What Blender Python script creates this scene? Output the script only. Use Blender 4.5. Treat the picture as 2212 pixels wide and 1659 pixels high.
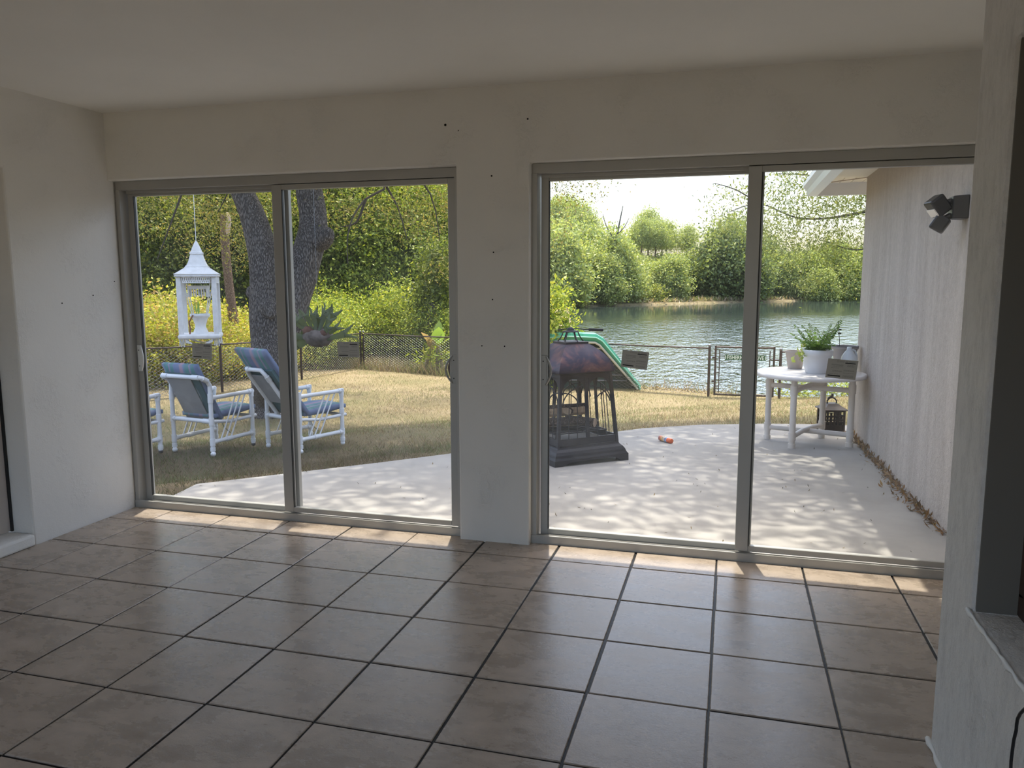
import bpy, bmesh, math, random
import numpy as np
from mathutils import Vector, Matrix, Euler

# ------------------------------------------------------------------ scene, camera, sky, sun
SC = bpy.context.scene
COL = SC.collection
for o in list(bpy.data.objects):
    bpy.data.objects.remove(o)
YAW, PITCH, ROLL, FPX = 0.272817, 0.132535, -0.002228, 1683.869
CAM = np.array([3.347, -3.978, 1.436])
_f = np.array([-math.sin(YAW) * math.cos(PITCH), math.cos(YAW) * math.cos(PITCH), -math.sin(PITCH)])
_r = np.array([math.cos(YAW), math.sin(YAW), 0.0])
_u = np.cross(_r, _f)
RIGHT = math.cos(ROLL) * _r + math.sin(ROLL) * _u
UP = -math.sin(ROLL) * _r + math.cos(ROLL) * _u
FWD = _f
cam = bpy.data.cameras.new('camera')
cam.sensor_fit = 'HORIZONTAL'
cam.sensor_width = 36.0
cam.lens = FPX / 2212 * 36
cam.clip_start = 0.05
cam.clip_end = 1000
co = bpy.data.objects.new('camera', cam)
COL.objects.link(co)
M = Matrix(((RIGHT[0], UP[0], -FWD[0], CAM[0]), (RIGHT[1], UP[1], -FWD[1], CAM[1]), (RIGHT[2], UP[2], -FWD[2], CAM[2]), (0, 0, 0, 1)))
co.matrix_world = M
SC.camera = co

SUN = Vector((-0.070, 0.304, 0.950)).normalized()
w = bpy.data.worlds.new('sky')
SC.world = w
w.use_nodes = True
nt = w.node_tree
nt.nodes.clear()
sky = nt.nodes.new('ShaderNodeTexSky')
sky.sky_type = 'NISHITA'
sky.sun_disc = False
sky.sun_elevation = math.asin(SUN.z)
sky.sun_rotation = math.atan2(SUN.x, SUN.y)
sky.air_density = 1.0
sky.dust_density = 4.5
sky.ozone_density = 1.0
bg = nt.nodes.new('ShaderNodeBackground')
bg.inputs['Strength'].default_value = 0.42
wo = nt.nodes.new('ShaderNodeOutputWorld')
nt.links.new(sky.outputs[0], bg.inputs[0])
nt.links.new(bg.outputs[0], wo.inputs[0])
sl = bpy.data.lights.new('sun', 'SUN')
sl.energy = 4.8
sl.angle = math.radians(0.6)
sl.color = (1.0, 0.93, 0.82)
so = bpy.data.objects.new('sun', sl)
COL.objects.link(so)
so.rotation_euler = (-SUN).to_track_quat('-Z', 'Y').to_euler()
so.location = SUN * 40
SC.view_settings.view_transform = 'Standard'
SC.view_settings.look = 'None'
SC.view_settings.exposure = 0.50
SC.view_settings.gamma = 1.0
SC.view_settings.use_curve_mapping = False
try:
    SC.cycles.transparent_max_bounces = 24
    SC.cycles.max_bounces = 10
    SC.cycles.diffuse_bounces = 6
    SC.cycles.sample_clamp_indirect = 8.0
except Exception:
    pass

random.seed(7)
RNG = np.random.default_rng(11)

# ------------------------------------------------------------------ helpers
def ray(px, py):
    return FWD + RIGHT * ((px - 1106) / FPX) - UP * ((py - 829.5) / FPX)
def at_y(px, py, Y):
    d = ray(px, py); return CAM + d * ((Y - CAM[1]) / d[1])
def at_x(px, py, X):
    d = ray(px, py); return CAM + d * ((X - CAM[0]) / d[0])
def at_d(px, py, dist):
    return CAM + ray(px, py) * dist
def patio_z(x, y):
    return -0.10 - 0.029 * y
def sstep(t):
    t = np.clip(t, 0, 1); return t * t * (3 - 2 * t)
FEN_A, FEN_B = np.array([-7.4, 17.4]), np.array([2.93, 13.4])
def ground(x, y):
    x = np.asarray(x, float); y = np.asarray(y, float)
    s = (y - x) * 0.7071
    k1 = 0.115 * np.clip(s - 1.4, 0, 5)
    k2 = np.interp(s, [1.4, 2.0, 2.8, 4.5, 6.8, 9], [0, 0.12, 0.25, 0.27, 0.575, 0.575])      # flat shelf where the chairs stand
    wx = sstep((0.5 - x) / 1.5)
    z = -0.13 - 0.029 * np.clip(y, 0, 20) - (k1 * (1 - wx) + k2 * wx)
    z = np.maximum(z, -1.38)
    n = (y - 13.4 + 0.387 * (x - 2.93)) / 1.07
    xl = 3.347 - 0.211 * (y + 3.98)
    yf = np.clip(81 + 1.18 * (x + 13), 60, 135)
    m = np.minimum(np.minimum(n - 1.0, (x - xl) * 1.0), yf - y)
    k = sstep(m / 2.2)
    z = z * (1 - k) - 2.3 * k
    far = np.clip(y - yf, 0, 60)
    z = np.where(y > yf, np.maximum(z, -1.45 + 0.035 * far), z)
    return z
def hit(px, py):
    d = ray(px, py); t = 3.0
    while t < 130:
        p = CAM + d * t
        if p[2] < float(ground(p[0], p[1])): break
        t += 0.02
    return CAM + d * t

def tag(o, label=None, cat=None, group=None, kind=None):
    if label: o['label'] = label
    if cat: o['category'] = cat
    if group: o['group'] = group
    if kind: o['kind'] = kind
    return o
def thing(name, label, cat, loc=(0, 0, 0), rz=0.0, group=None):
    o = bpy.data.objects.new(name, None)
    COL.objects.link(o)
    o.empty_display_size = 0.1
    o.location = Vector([float(v) for v in loc]); o.rotation_euler = (0, 0, rz)
    return tag(o, label, cat, group)
def structure(name, label=None):
    o = bpy.data.objects.new(name, None)
    COL.objects.link(o); o['kind'] = 'structure'
    if label: o['label'] = label
    return o
def copy_tree(o, parent=None):
    c = o.copy(); COL.objects.link(c)
    if parent is not None: c.parent = parent
    for ch in list(o.children):
        copy_tree(ch, c)
    return c

class MB:
    def __init__(s):
        s.v = []; s.f = []; s.sm = []
    def add(s, vs, fs, smooth=False):
        b = len(s.v)
        s.v.extend([tuple(float(c) for c in p) for p in vs])
        for f in fs:
            s.f.append(tuple(i + b for i in f)); s.sm.append(smooth)
        return s
    def hexa(s, p):
        return s.add(p, [(0, 3, 2, 1), (4, 5, 6, 7), (0, 1, 5, 4), (1, 2, 6, 5), (2, 3, 7, 6), (3, 0, 4, 7)])
    def box(s, lo, hi, rot=None, org=None):
        x0, y0, z0 = lo; x1, y1, z1 = hi
        p = [Vector(q) for q in ((x0, y0, z0), (x1, y0, z0), (x1, y1, z0), (x0, y1, z0), (x0, y0, z1), (x1, y0, z1), (x1, y1, z1), (x0, y1, z1))]
        if rot is not None:
            org = Vector(org) if org is not None else (Vector(lo) + Vector(hi)) / 2
            p = [rot @ (q - org) + org for q in p]
        return s.hexa(p)
    def quad(s, a, b, c, d):
        return s.add([a, b, c, d], [(0, 1, 2, 3)])
    def tube(s, path, r, n=8, cap=True, closed=False, flat=None):
        P = [Vector([float(c) for c in q]) for q in path]; N = len(P)
        rr = list(r) if hasattr(r, '__len__') else [r] * N
        up = Vector((0, 0, 1)); vs = []; prev = None
        for i in range(N):
            if closed: t = P[(i + 1) % N] - P[i - 1]
            else: t = P[min(i + 1, N - 1)] - P[max(i - 1, 0)]
            t.normalize()
            if prev is None:
                a = up if abs(t.z) < 0.9 else Vector((1, 0, 0))
                nrm = t.cross(a).normalized()
            else:
                nrm = (prev - t * prev.dot(t))
                nrm = nrm.normalized() if nrm.length > 1e-6 else t.orthogonal().normalized()
            prev = nrm; b = t.cross(nrm)
            for k in range(n):
                a = 2 * math.pi * k / n
                vs.append(P[i] + (nrm * math.cos(a) + b * math.sin(a)) * rr[i])
        fs = []
        for i in range(N if closed else N - 1):
            j = (i + 1) % N
            for k in range(n):
                l = (k + 1) % n
                fs.append((i * n + k, i * n + l, j * n + l, j * n + k))
        s.add(vs, fs, True)
        if cap and not closed:
            s.add(vs[:n], [tuple(range(n))[::-1]]); s.add(vs[-n:], [tuple(range(n))])
        return s
    def lathe(s, prof, n=24, c=(0, 0, 0), rot=0.0, smooth=True, sq=1.0):
        vs = []
        for (r, z) in prof:
            for k in range(n):
                a = 2 * math.pi * k / n + rot
                vs.append((c[0] + r * math.cos(a), c[1] + r * math.sin(a) * sq, c[2] + z))
        fs = []
        for i in range(len(prof) - 1):
            for k in range(n):
                l = (k + 1) % n
                fs.append((i * n + k, i * n + l, (i + 1) * n + l, (i + 1) * n + k))
        return s.add(vs, fs, smooth)
    def ball(s, c, r, n=12, m=8, sc=(1, 1, 1), jit=0.0):
        vs = []
        for i in range(m + 1):
            ph = math.pi * i / m
            for k in range(n):
                a = 2 * math.pi * k / n
                q = 1 + (random.uniform(-jit, jit) if jit else 0)
                vs.append((c[0] + r * sc[0] * q * math.sin(ph) * math.cos(a), c[1] + r * sc[1] * q * math.sin(ph) * math.sin(a), c[2] + r * sc[2] * q * math.cos(ph)))
        fs = []
        for i in range(m):
            for k in range(n):
                l = (k + 1) % n
                fs.append((i * n + k, (i + 1) * n + k, (i + 1) * n + l, i * n + l))
        return s.add(vs, fs, True)
    def build(s, name, mat, parent=None, world=False, bevel=0.0, seg=1, loc=None, weld=False):
        vs = s.v
        if world and parent is not None:
            l = parent.location
            vs = [(p[0] - l[0], p[1] - l[1], p[2] - l[2]) for p in vs]
        me = bpy.data.meshes.new(name)
        me.from_pydata(vs, [], s.f)
        me.polygons.foreach_set('use_smooth', s.sm)
        if weld or bevel > 0:
            bm = bmesh.new(); bm.from_mesh(me)
            bmesh.ops.remove_doubles(bm, verts=bm.verts, dist=1e-5)
            if bevel > 0:
                ed = [e for e in bm.edges if len(e.link_faces) == 2 and e.calc_face_angle(0) > 0.5]
                bmesh.ops.bevel(bm, geom=ed, offset=bevel, segments=seg, affect='EDGES', profile=0.5)
            bm.to_mesh(me); bm.free()
        if isinstance(mat, (list, tuple)):
            for m in mat: me.materials.append(m)
        elif mat: me.materials.append(mat)
        me.update()
        o = bpy.data.objects.new(name, me)
        COL.objects.link(o)
        if parent is not None: o.parent = parent
        if loc is not None: o.location = loc
        return o

def raw_mesh(name, verts, faces_flat, nper, mat, colors=None, smooth=False):
    me = bpy.data.meshes.new(name)
    nv = len(verts); nf = len(faces_flat) // nper
    me.vertices.add(nv); me.vertices.foreach_set('co', np.asarray(verts, np.float32).ravel())
    me.loops.add(nf * nper); me.loops.foreach_set('vertex_index', np.asarray(faces_flat, np.int32))
    me.polygons.add(nf)
    me.polygons.foreach_set('loop_start', np.arange(0, nf * nper, nper, dtype=np.int32))
    me.polygons.foreach_set('loop_total', np.full(nf, nper, np.int32))
    if smooth: me.polygons.foreach_set('use_smooth', np.ones(nf, bool))
    if colors is not None:
        a = me.color_attributes.new('col', 'FLOAT_COLOR', 'POINT')
        a.data.foreach_set('color', np.asarray(colors, np.float32).ravel())
    me.materials.append(mat)
    me.update(calc_edges=True)
    return me

def leaves_mesh(name, P, size, aspect, cols, mat, jit=0.35, up=0.3, droop=0.0, axis=None):
    """one folded diamond leaf (a quad) at each point; cols = list of colours picked per leaf"""
    n = len(P)
    a = RNG.normal(size=(n, 3))
    if axis is not None: a = a * 0.45 + axis
    a[:, 2] -= droop
    a /= np.linalg.norm(a, axis=1, keepdims=True)
    nn = RNG.normal(size=(n, 3)); nn[:, 2] += up * 3
    b = np.cross(a, nn); b /= (np.linalg.norm(b, axis=1, keepdims=True) + 1e-9)
    c = np.cross(a, b)
    L = size * (1 + jit * RNG.uniform(-1, 1, (n, 1)))
    W = L * aspect * 0.5
    V = np.empty((n, 4, 3))
    V[:, 0] = P
    V[:, 1] = P + a * L * 0.45 + b * W + c * W * 0.35
    V[:, 2] = P + a * L
    V[:, 3] = P + a * L * 0.45 - b * W + c * W * 0.35
    cols = np.asarray(cols, float)
    ci = cols[RNG.integers(0, len(cols), n)] * RNG.uniform(0.75, 1.25, (n, 1))
    C = np.ones((n, 4, 4)); C[:, :, :3] = ci[:, None, :]
    return raw_mesh(name, V.reshape(-1, 3), np.arange(n * 4), 4, mat, C.reshape(-1, 4))

def link_mesh(name, me, parent=None, loc=None):
    o = bpy.data.objects.new(name, me); COL.objects.link(o)
    if parent is not None: o.parent = parent
    if loc is not None: o.location = loc
    return o

# ------------------------------------------------------------------ materials
def mat(name, col=(0.5, 0.5, 0.5), rough=0.6, metal=0.0, spec=0.5):
    m = bpy.data.materials.new(name); m.use_nodes = True
    b = m.node_tree.nodes['Principled BSDF']
    b.inputs['Base Color'].default_value = (*col, 1)
    b.inputs['Roughness'].default_value = rough
    b.inputs['Metallic'].default_value = metal
    b.inputs['Specular IOR Level'].default_value = spec
    return m
def N(m, t, **kw):
    n = m.node_tree.nodes.new(t)
    for k, v in kw.items():
        if k in n.inputs: n.inputs[k].default_value = v
        else: setattr(n, k, v)
    return n
def L(m, a, b): m.node_tree.links.new(a, b)
def bsdf(m): return m.node_tree.nodes['Principled BSDF']
def coords(m, which='Object', scale=(1, 1, 1)):
    tc = N(m, 'ShaderNodeTexCoord'); mp = N(m, 'ShaderNodeMapping')
    mp.inputs['Scale'].default_value = scale
    L(m, tc.outputs[which], mp.inputs['Vector']); return mp.outputs[0]
def ramp(m, fac, stops):
    r = N(m, 'ShaderNodeValToRGB'); cr = r.color_ramp
    while len(cr.elements) < len(stops): cr.elements.new(0.5)
    for e, (p, c) in zip(cr.elements, stops):
        e.position = p; e.color = (*c, 1) if len(c) == 3 else c
    L(m, fac, r.inputs['Fac']); return r.outputs['Color']
def noise(m, vec, scale=5, detail=4, rough=0.6, dist=0.0):
    n = N(m, 'ShaderNodeTexNoise')
    n.inputs['Scale'].default_value = scale; n.inputs['Detail'].default_value = detail
    n.inputs['Roughness'].default_value = rough; n.inputs['Distortion'].default_value = dist
    if vec is not None: L(m, vec, n.inputs['Vector'])
    return n.outputs['Fac']
def mixc(m, fac, a, b, mode='MIX'):
    x = N(m, 'ShaderNodeMix', data_type='RGBA', blend_type=mode)
    for s, v in ((0, fac), (6, a), (7, b)):
        if hasattr(v, 'links'): L(m, v, x.inputs[s])
        else: x.inputs[s].default_value = v if s == 0 else (*v, 1)
    return x.outputs[2]
def math_(m, op, a, b=0.0):
    x = N(m, 'ShaderNodeMath', operation=op)
    for s, v in ((0, a), (1, b)):
        if hasattr(v, 'links'): L(m, v, x.inputs[s])
        else: x.inputs[s].default_value = v
    return x.outputs[0]
def bump(m, h, strength=0.3, dist=0.01):
    b = N(m, 'ShaderNodeBump'); b.inputs['Strength'].default_value = strength; b.inputs['Distance'].default_value = dist
    L(m, h, b.inputs['Height']); L(m, b.outputs[0], bsdf(m).inputs['Normal'])
def noisy(name, c0, c1, scale=6, rough=0.6, metal=0.0, bstr=0.0, bscale=40, bdist=0.005, detail=5, spec=0.5, vscale=(1, 1, 1), lo=0.3, hi=0.7):
    m = mat(name, c0, rough, metal, spec)
    v = coords(m, scale=vscale)
    L(m, ramp(m, noise(m, v, scale, detail), [(lo, c0), (hi, c1)]), bsdf(m).inputs['Base Color'])
    if bstr: bump(m, noise(m, v, bscale, 3), bstr, bdist)
    return m

def stucco(name, col, amp, patch=1.0, grain=0.0):
    m = mat(name, col, 0.85, 0, 0.2)
    v = coords(m)
    a = noise(m, v, 3.2, 3, 0.5, 0.6)          # where the trowel left ridges
    a2 = ramp(m, a, [(0.50, (0, 0, 0)), (0.66, (1, 1, 1))])
    r = noise(m, v, 42, 5, 0.7, 0.5)
    rid = ramp(m, r, [(0.46, (0, 0, 0)), (0.72, (1, 1, 1))])
    fine = noise(m, v, 120, 3, 0.5)
    h = math_(m, 'ADD', math_(m, 'MULTIPLY', math_(m, 'MULTIPLY', rid, a2), 1.0 * patch), math_(m, 'MULTIPLY', fine, 0.12))
    h = math_(m, 'ADD', h, math_(m, 'MULTIPLY', noise(m, v, 9, 2), 0.5))
    if grain: h = math_(m, 'ADD', h, math_(m, 'MULTIPLY', noise(m, coords(m, scale=(1, 1, .6)), 48, 5, 0.7), 0.75 * grain))
    bump(m, h, amp, 0.012)
    cc_ = mixc(m, noise(m, v, 1.7, 3), tuple(c * 0.93 for c in col), col)
    if grain: cc_ = mixc(m, ramp(m, noise(m, coords(m, scale=(1, 1, .4)), 22, 6, 0.75), [(0.45, (0, 0, 0)), (0.7, (0.5,) * 3)]), cc_, tuple(c * 0.62 for c in col))
    L(m, cc_, bsdf(m).inputs['Base Color'])
    return m

M_WALL = stucco('white_stucco', (0.78, 0.765, 0.73), 0.42)
M_COLUMN = stucco('rough_stucco', (0.73, 0.715, 0.69), 0.95, 0.28, 1.0)
M_CEIL = noisy('ceiling_paint', (0.79, 0.775, 0.735), (0.82, 0.805, 0.765), 2, 0.9, spec=0.1, bstr=0.1, bscale=90)

def tile_mat():
    m = mat('floor_tile', (0.3, 0.25, 0.21), 0.28, 0, 0.55)
    oi = N(m, 'ShaderNodeObjectInfo')
    tc = N(m, 'ShaderNodeTexCoord')
    vm = N(m, 'ShaderNodeVectorMath', operation='ADD')
    cx = N(m, 'ShaderNodeCombineXYZ')
    L(m, math_(m, 'MULTIPLY', oi.outputs['Random'], 57.0), cx.inputs[0]); L(m, math_(m, 'MULTIPLY', oi.outputs['Random'], 31.0), cx.inputs[1])
    L(m, tc.outputs['Object'], vm.inputs[0]); L(m, cx.outputs[0], vm.inputs[1])
    mp = N(m, 'ShaderNodeMapping'); mp.inputs['Scale'].default_value = (1, 1.6, 1); L(m, vm.outputs[0], mp.inputs['Vector'])
    v = mp.outputs[0]
    big = noise(m, v, 5, 7, 0.68, 0.25)
    c = ramp(m, big, [(0.32, (0.27, 0.215, 0.17)), (0.5, (0.37, 0.305, 0.245)), (0.68, (0.47, 0.39, 0.32))])
    vein = noise(m, v, 11, 5, 0.6, 2.0)
    vv = ramp(m, vein, [(0.485, (0, 0, 0)), (0.5, (1, 1, 1)), (0.515, (0, 0, 0))])
    c = mixc(m, math_(m, 'MULTIPLY', vv, 0.16), c, (0.17, 0.13, 0.10))
    c = mixc(m, math_(m, 'MULTIPLY', oi.outputs['Random'], 0.18), c, (0.38, 0.30, 0.23))
    L(m, c, bsdf(m).inputs['Base Color'])
    rr = ramp(m, big, [(0.3, (0.22,) * 3), (0.7, (0.34,) * 3)])
    L(m, rr, bsdf(m).inputs['Roughness'])
    h = math_(m, 'ADD', math_(m, 'MULTIPLY', noise(m, v, 14, 5, 0.6), 0.6), math_(m, 'MULTIPLY', noise(m, v, 120, 3, 0.7), 0.7))
    bump(m, h, 0.12, 0.005)
    return m
M_TILE = tile_mat()
M_GROUT = noisy('dark_grout', (0.006, 0.0055, 0.0055), (0.014, 0.013, 0.013), 12, 0.5, bstr=0.2, bscale=60, spec=0.25)
M_FRAME = mat('grey_aluminium', (0.41, 0.405, 0.385), 0.42, 0.3, 0.5)
M_FRAME_D = mat('door_gasket', (0.012, 0.012, 0.012), 0.5)
M_WHITE_PL = mat('white_plastic', (0.72, 0.72, 0.70), 0.35)
M_BROWNF = noisy('brown_window_frame', (0.05, 0.028, 0.02), (0.08, 0.045, 0.03), 4, 0.45, vscale=(1, 1, 8))
def glass_mat():
    m = bpy.data.materials.new('door_glass'); m.use_nodes = True
    m.node_tree.nodes.clear()
    out = N(m, 'ShaderNodeOutputMaterial'); mix = N(m, 'ShaderNodeMixShader'); lw_ = N(m, 'ShaderNodeLayerWeight')
    tr = N(m, 'ShaderNodeBsdfTransparent'); tr.inputs[0].default_value = (0.975, 0.985, 0.975, 1)
    gl = N(m, 'ShaderNodeBsdfGlossy'); gl.inputs['Roughness'].default_value = 0.02
    L(m, math_(m, 'ADD', math_(m, 'MULTIPLY', math_(m, 'POWER', lw_.outputs['Facing'], 5.0), 0.45), 0.018), mix.inputs[0]); L(m, tr.outputs[0], mix.inputs[1]); L(m, gl.outputs[0], mix.inputs[2])
    dust = N(m, 'ShaderNodeMixShader'); df = N(m, 'ShaderNodeBsdfTranslucent'); df.inputs[0].default_value = (0.8, 0.8, 0.78, 1)
    v = coords(m)
    dn = ramp(m, noise(m, v, 2.2, 5, 0.7, 1.0), [(0.35, (0.004,) * 3), (0.75, (0.024,) * 3)])
    L(m, dn, dust.inputs[0]); L(m, mix.outputs[0], dust.inputs[1]); L(m, df.outputs[0], dust.inputs[2])
    L(m, dust.outputs[0], out.inputs[0])
    return m
M_GLASS = glass_mat()

def leaf_mat(name, trans=0.4, gloss=0.08, tint=(1.0, 1.05, 0.55)):
    m = bpy.data.materials.new(name); m.use_nodes = True
    m.node_tree.nodes.clear()
    out = N(m, 'ShaderNodeOutputMaterial')
    at = N(m, 'ShaderNodeAttribute', attribute_name='col')
    d = N(m, 'ShaderNodeBsdfDiffuse'); t = N(m, 'ShaderNodeBsdfTranslucent'); g = N(m, 'ShaderNodeBsdfGlossy')
    g.inputs['Roughness'].default_value = 0.45; g.inputs[0].default_value = (0.8, 0.8, 0.6, 1)
    L(m, at.outputs['Color'], d.inputs[0])
    L(m, mixc(m, 1.0, at.outputs['Color'], tuple(tint), 'MULTIPLY'), t.inputs[0])
    a = N(m, 'ShaderNodeMixShader'); b = N(m, 'ShaderNodeMixShader')
    a.inputs[0].default_value = trans; b.inputs[0].default_value = gloss
    L(m, d.outputs[0], a.inputs[1]); L(m, t.outputs[0], a.inputs[2])
    L(m, a.outputs[0], b.inputs[1]); L(m, g.outputs[0], b.inputs[2])
    L(m, b.outputs[0], out.inputs[0])
    return m
M_CROWN = leaf_mat('crown_leaf', 0.12, 0.03)
M_LEAF = leaf_mat('leaf', 0.42, 0.035, (1.1, 1.05, 0.45))
M_GRASS = leaf_mat('grass_blade', 0.3, 0.02, (1, 1, 0.7))

def bark_mat(name, c0, c1, sc=1.0):
    m = mat(name, c0, 0.9, 0, 0.15)
    v = coords(m, scale=(36 * sc, 36 * sc, 6.0 * sc))
    n = noise(m, v, 1.3, 6, 0.7, 1.4)
    vo = N(m, 'ShaderNodeTexVoronoi', feature='DISTANCE_TO_EDGE'); vo.inputs['Scale'].default_value = 1.5
    wv = N(m, 'ShaderNodeVectorMath', operation='ADD'); wn = N(m, 'ShaderNodeTexNoise'); wn.inputs['Scale'].default_value = 1.1; L(m, v, wn.inputs['Vector']); L(m, v, wv.inputs[0]); L(m, wn.outputs['Color'], wv.inputs[1]); v = wv.outputs[0]
    L(m, v, vo.inputs['Vector'])
    e = ramp(m, vo.outputs['Distance'], [(0.0, (0, 0, 0)), (0.25, (1, 1, 1))])
    f = math_(m, 'MULTIPLY', e, math_(m, 'ADD', n, 0.35))
    L(m, ramp(m, f, [(0.05, tuple(c * 0.5 for c in c0)), (0.4, c0), (0.85, c1)]), bsdf(m).inputs['Base Color'])
    bump(m, f, 0.9, 0.03)
    return m
M_BARK = bark_mat('oak_bark', (0.15, 0.13, 0.12), (0.31, 0.275, 0.255))
M_BARK2 = bark_mat('pine_bark', (0.27, 0.17, 0.12), (0.42, 0.30, 0.22), 1.2)
M_TWIG = noisy('twig', (0.13, 0.10, 0.075), (0.22, 0.18, 0.14), 12, 0.9)

def concrete():
    m = mat('patio_concrete', (0.5, 0.48, 0.45), 0.85, 0, 0.25)
    v = coords(m)
    c = ramp(m, noise(m, v, 1.3, 6, 0.6), [(0.3, (0.27, 0.258, 0.242)), (0.7, (0.365, 0.35, 0.328))])
    sp = noise(m, v, 60, 4, 0.7)
    c = mixc(m, ramp(m, sp, [(0.62, (0, 0, 0)), (0.75, (0.5,) * 3)]), c, (0.22, 0.2, 0.18))
    L(m, c, bsdf(m).inputs['Base Color'])
    bump(m, noise(m, v, 110, 4), 0.25, 0.004)
    return m
M_CONC = concrete()
def soil():
    m = mat('lawn_soil', (0.3, 0.24, 0.14), 0.95, 0, 0.1)
    v = coords(m)
    c = ramp(m, noise(m, v, 0.55, 6, 0.65), [(0.3, (0.13, 0.14, 0.055)), (0.5, (0.22, 0.19, 0.10)), (0.66, (0.31, 0.25, 0.16))])
    c = mixc(m, noise(m, v, 9, 5, 0.7), c, (0.22, 0.17, 0.10), 'MIX')
    sp_ = N(m, 'ShaderNodeSeparateXYZ'); L(m, v, sp_.inputs[0])      # dirt under the oak, its colour darkened to deepen the shade
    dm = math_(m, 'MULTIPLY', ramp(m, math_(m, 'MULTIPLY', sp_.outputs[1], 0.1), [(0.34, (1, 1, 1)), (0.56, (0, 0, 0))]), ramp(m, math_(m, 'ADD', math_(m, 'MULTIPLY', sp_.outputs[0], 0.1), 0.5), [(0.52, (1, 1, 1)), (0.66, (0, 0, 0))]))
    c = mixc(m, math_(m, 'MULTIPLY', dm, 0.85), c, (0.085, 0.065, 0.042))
    L(m, c, bsdf(m).inputs['Base Color'])
    bump(m, noise(m, v, 25, 5, 0.7), 0.6, 0.03)
    return m
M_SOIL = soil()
def water():
    m = mat('lake_surface', (0.035, 0.05, 0.045), 0.06, 0, 0.8)
    bsdf(m).inputs['IOR'].default_value = 1.45
    v = coords(m, scale=(1, 0.45, 1))
    h = math_(m, 'ADD', noise(m, v, 1.6, 3, 0.6), math_(m, 'MULTIPLY', noise(m, v, 5, 2), 0.35))
    # calmer in the lee of the far bank
    tc = N(m, 'ShaderNodeTexCoord'); sx = N(m, 'ShaderNodeSeparateXYZ'); L(m, tc.outputs['Object'], sx.inputs[0])
    calm = ramp(m, math_(m, 'DIVIDE', math_(m, 'SUBTRACT', sx.outputs[1], math_(m, 'MULTIPLY', sx.outputs[0], 0.7)), 100.0), [(0.50, (1, 1, 1)), (0.66, (0.06,) * 3)])
    b = N(m, 'ShaderNodeBump'); b.inputs['Distance'].default_value = 0.12
    L(m, math_(m, 'MULTIPLY', calm, 0.9), b.inputs['Strength']); L(m, h, b.inputs['Height']); L(m, b.outputs[0], bsdf(m).inputs['Normal'])
    return m
M_WATER = water()
def wing_stucco():
    m = mat('wing_stucco', (0.5, 0.46, 0.42), 0.9, 0, 0.15)
    v = coords(m); vs = coords(m, scale=(5, 5, 0.6))
    st = math_(m, 'ADD', math_(m, 'MULTIPLY', noise(m, vs, 1.0, 6, 0.7, 0.4), 0.55), math_(m, 'MULTIPLY', noise(m, v, 26, 5, 0.75), 0.45))
    c = ramp(m, st, [(0.36, (0.40, 0.35, 0.315)), (0.62, (0.55, 0.495, 0.45))])
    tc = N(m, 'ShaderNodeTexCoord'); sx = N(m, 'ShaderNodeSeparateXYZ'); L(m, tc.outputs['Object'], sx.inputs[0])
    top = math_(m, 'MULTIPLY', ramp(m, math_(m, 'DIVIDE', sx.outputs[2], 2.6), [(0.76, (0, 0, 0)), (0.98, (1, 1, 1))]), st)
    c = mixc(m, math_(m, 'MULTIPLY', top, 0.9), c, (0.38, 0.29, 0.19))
    L(m, c, bsdf(m).inputs['Base Color'])
    h = math_(m, 'ADD', noise(m, v, 45, 4, 0.7, 0.3), math_(m, 'MULTIPLY', noise(m, coords(m, scale=(9, 9, 2.0)), 1.5, 5, 0.65), 0.8))
    bump(m, h, 0.65, 0.016)
    return m
M_WING = wing_stucco()
M_WHITE = mat('white_metal', (0.78, 0.79, 0.80), 0.35)
M_SOFFIT = mat('soffit_vinyl', (0.76, 0.74, 0.70), 0.6)
M_ROOF = noisy('roof_shingle', (0.16, 0.14, 0.125), (0.25, 0.22, 0.2), 18, 0.9)
M_PVC = noisy('white_pvc', (0.70, 0.70, 0.70), (0.80, 0.80, 0.81), 5, 0.38)
M_PVC_B = noisy('ivory_pvc', (0.62, 0.56, 0.50), (0.72, 0.67, 0.62), 5, 0.42)
M_BLACK = mat('black_iron', (0.014, 0.014, 0.016), 0.5)
M_GALV = mat('galvanised_wire', (0.20, 0.20, 0.21), 0.45, 0.6)
M_POST = noisy('rusty_black_post', (0.018, 0.013, 0.014), (0.06, 0.03, 0.022), 9, 0.6)

# ------------------------------------------------------------------ the room
CZ = 2.425; HZ = 2.035
LX0, LX1, RX0, RX1 = -0.29, 1.93, 2.328, 4.55
def wall_grid(xs, zs, holes, y0, y1, name, m, bev=0.008, turn=False):
    """wall slab in the XZ plane with rectangular holes, one clean shell"""
    mb = MB(); nx, nz = len(xs) - 1, len(zs) - 1
    solid = lambda i, j: 0 <= i < nx and 0 <= j < nz and (i, j) not in holes
    for i in range(nx):
        for j in range(nz):
            if not solid(i, j): continue
            a, b, c, d = xs[i], xs[i + 1], zs[j], zs[j + 1]
            mb.quad((a, y0, c), (b, y0, c), (b, y0, d), (a, y0, d)); mb.quad((b, y1, c), (a, y1, c), (a, y1, d), (b, y1, d))
            if not solid(i - 1, j): mb.quad((a, y1, c), (a, y0, c), (a, y0, d), (a, y1, d))
            if not solid(i + 1, j): mb.quad((b, y0, c), (b, y1, c), (b, y1, d), (b, y0, d))
            if not solid(i, j - 1): mb.quad((a, y1, c), (b, y1, c), (b, y0, c), (a, y0, c))
            if not solid(i, j + 1): mb.quad((a, y0, d), (b, y0, d), (b, y1, d), (a, y1, d))
    if turn: mb.v = [(y, x, z) for x, y, z in mb.v]; mb.f = [f[::-1] for f in mb.f]
    return mb.build(name, m, None, bevel=bev, seg=2, weld=True)
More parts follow.
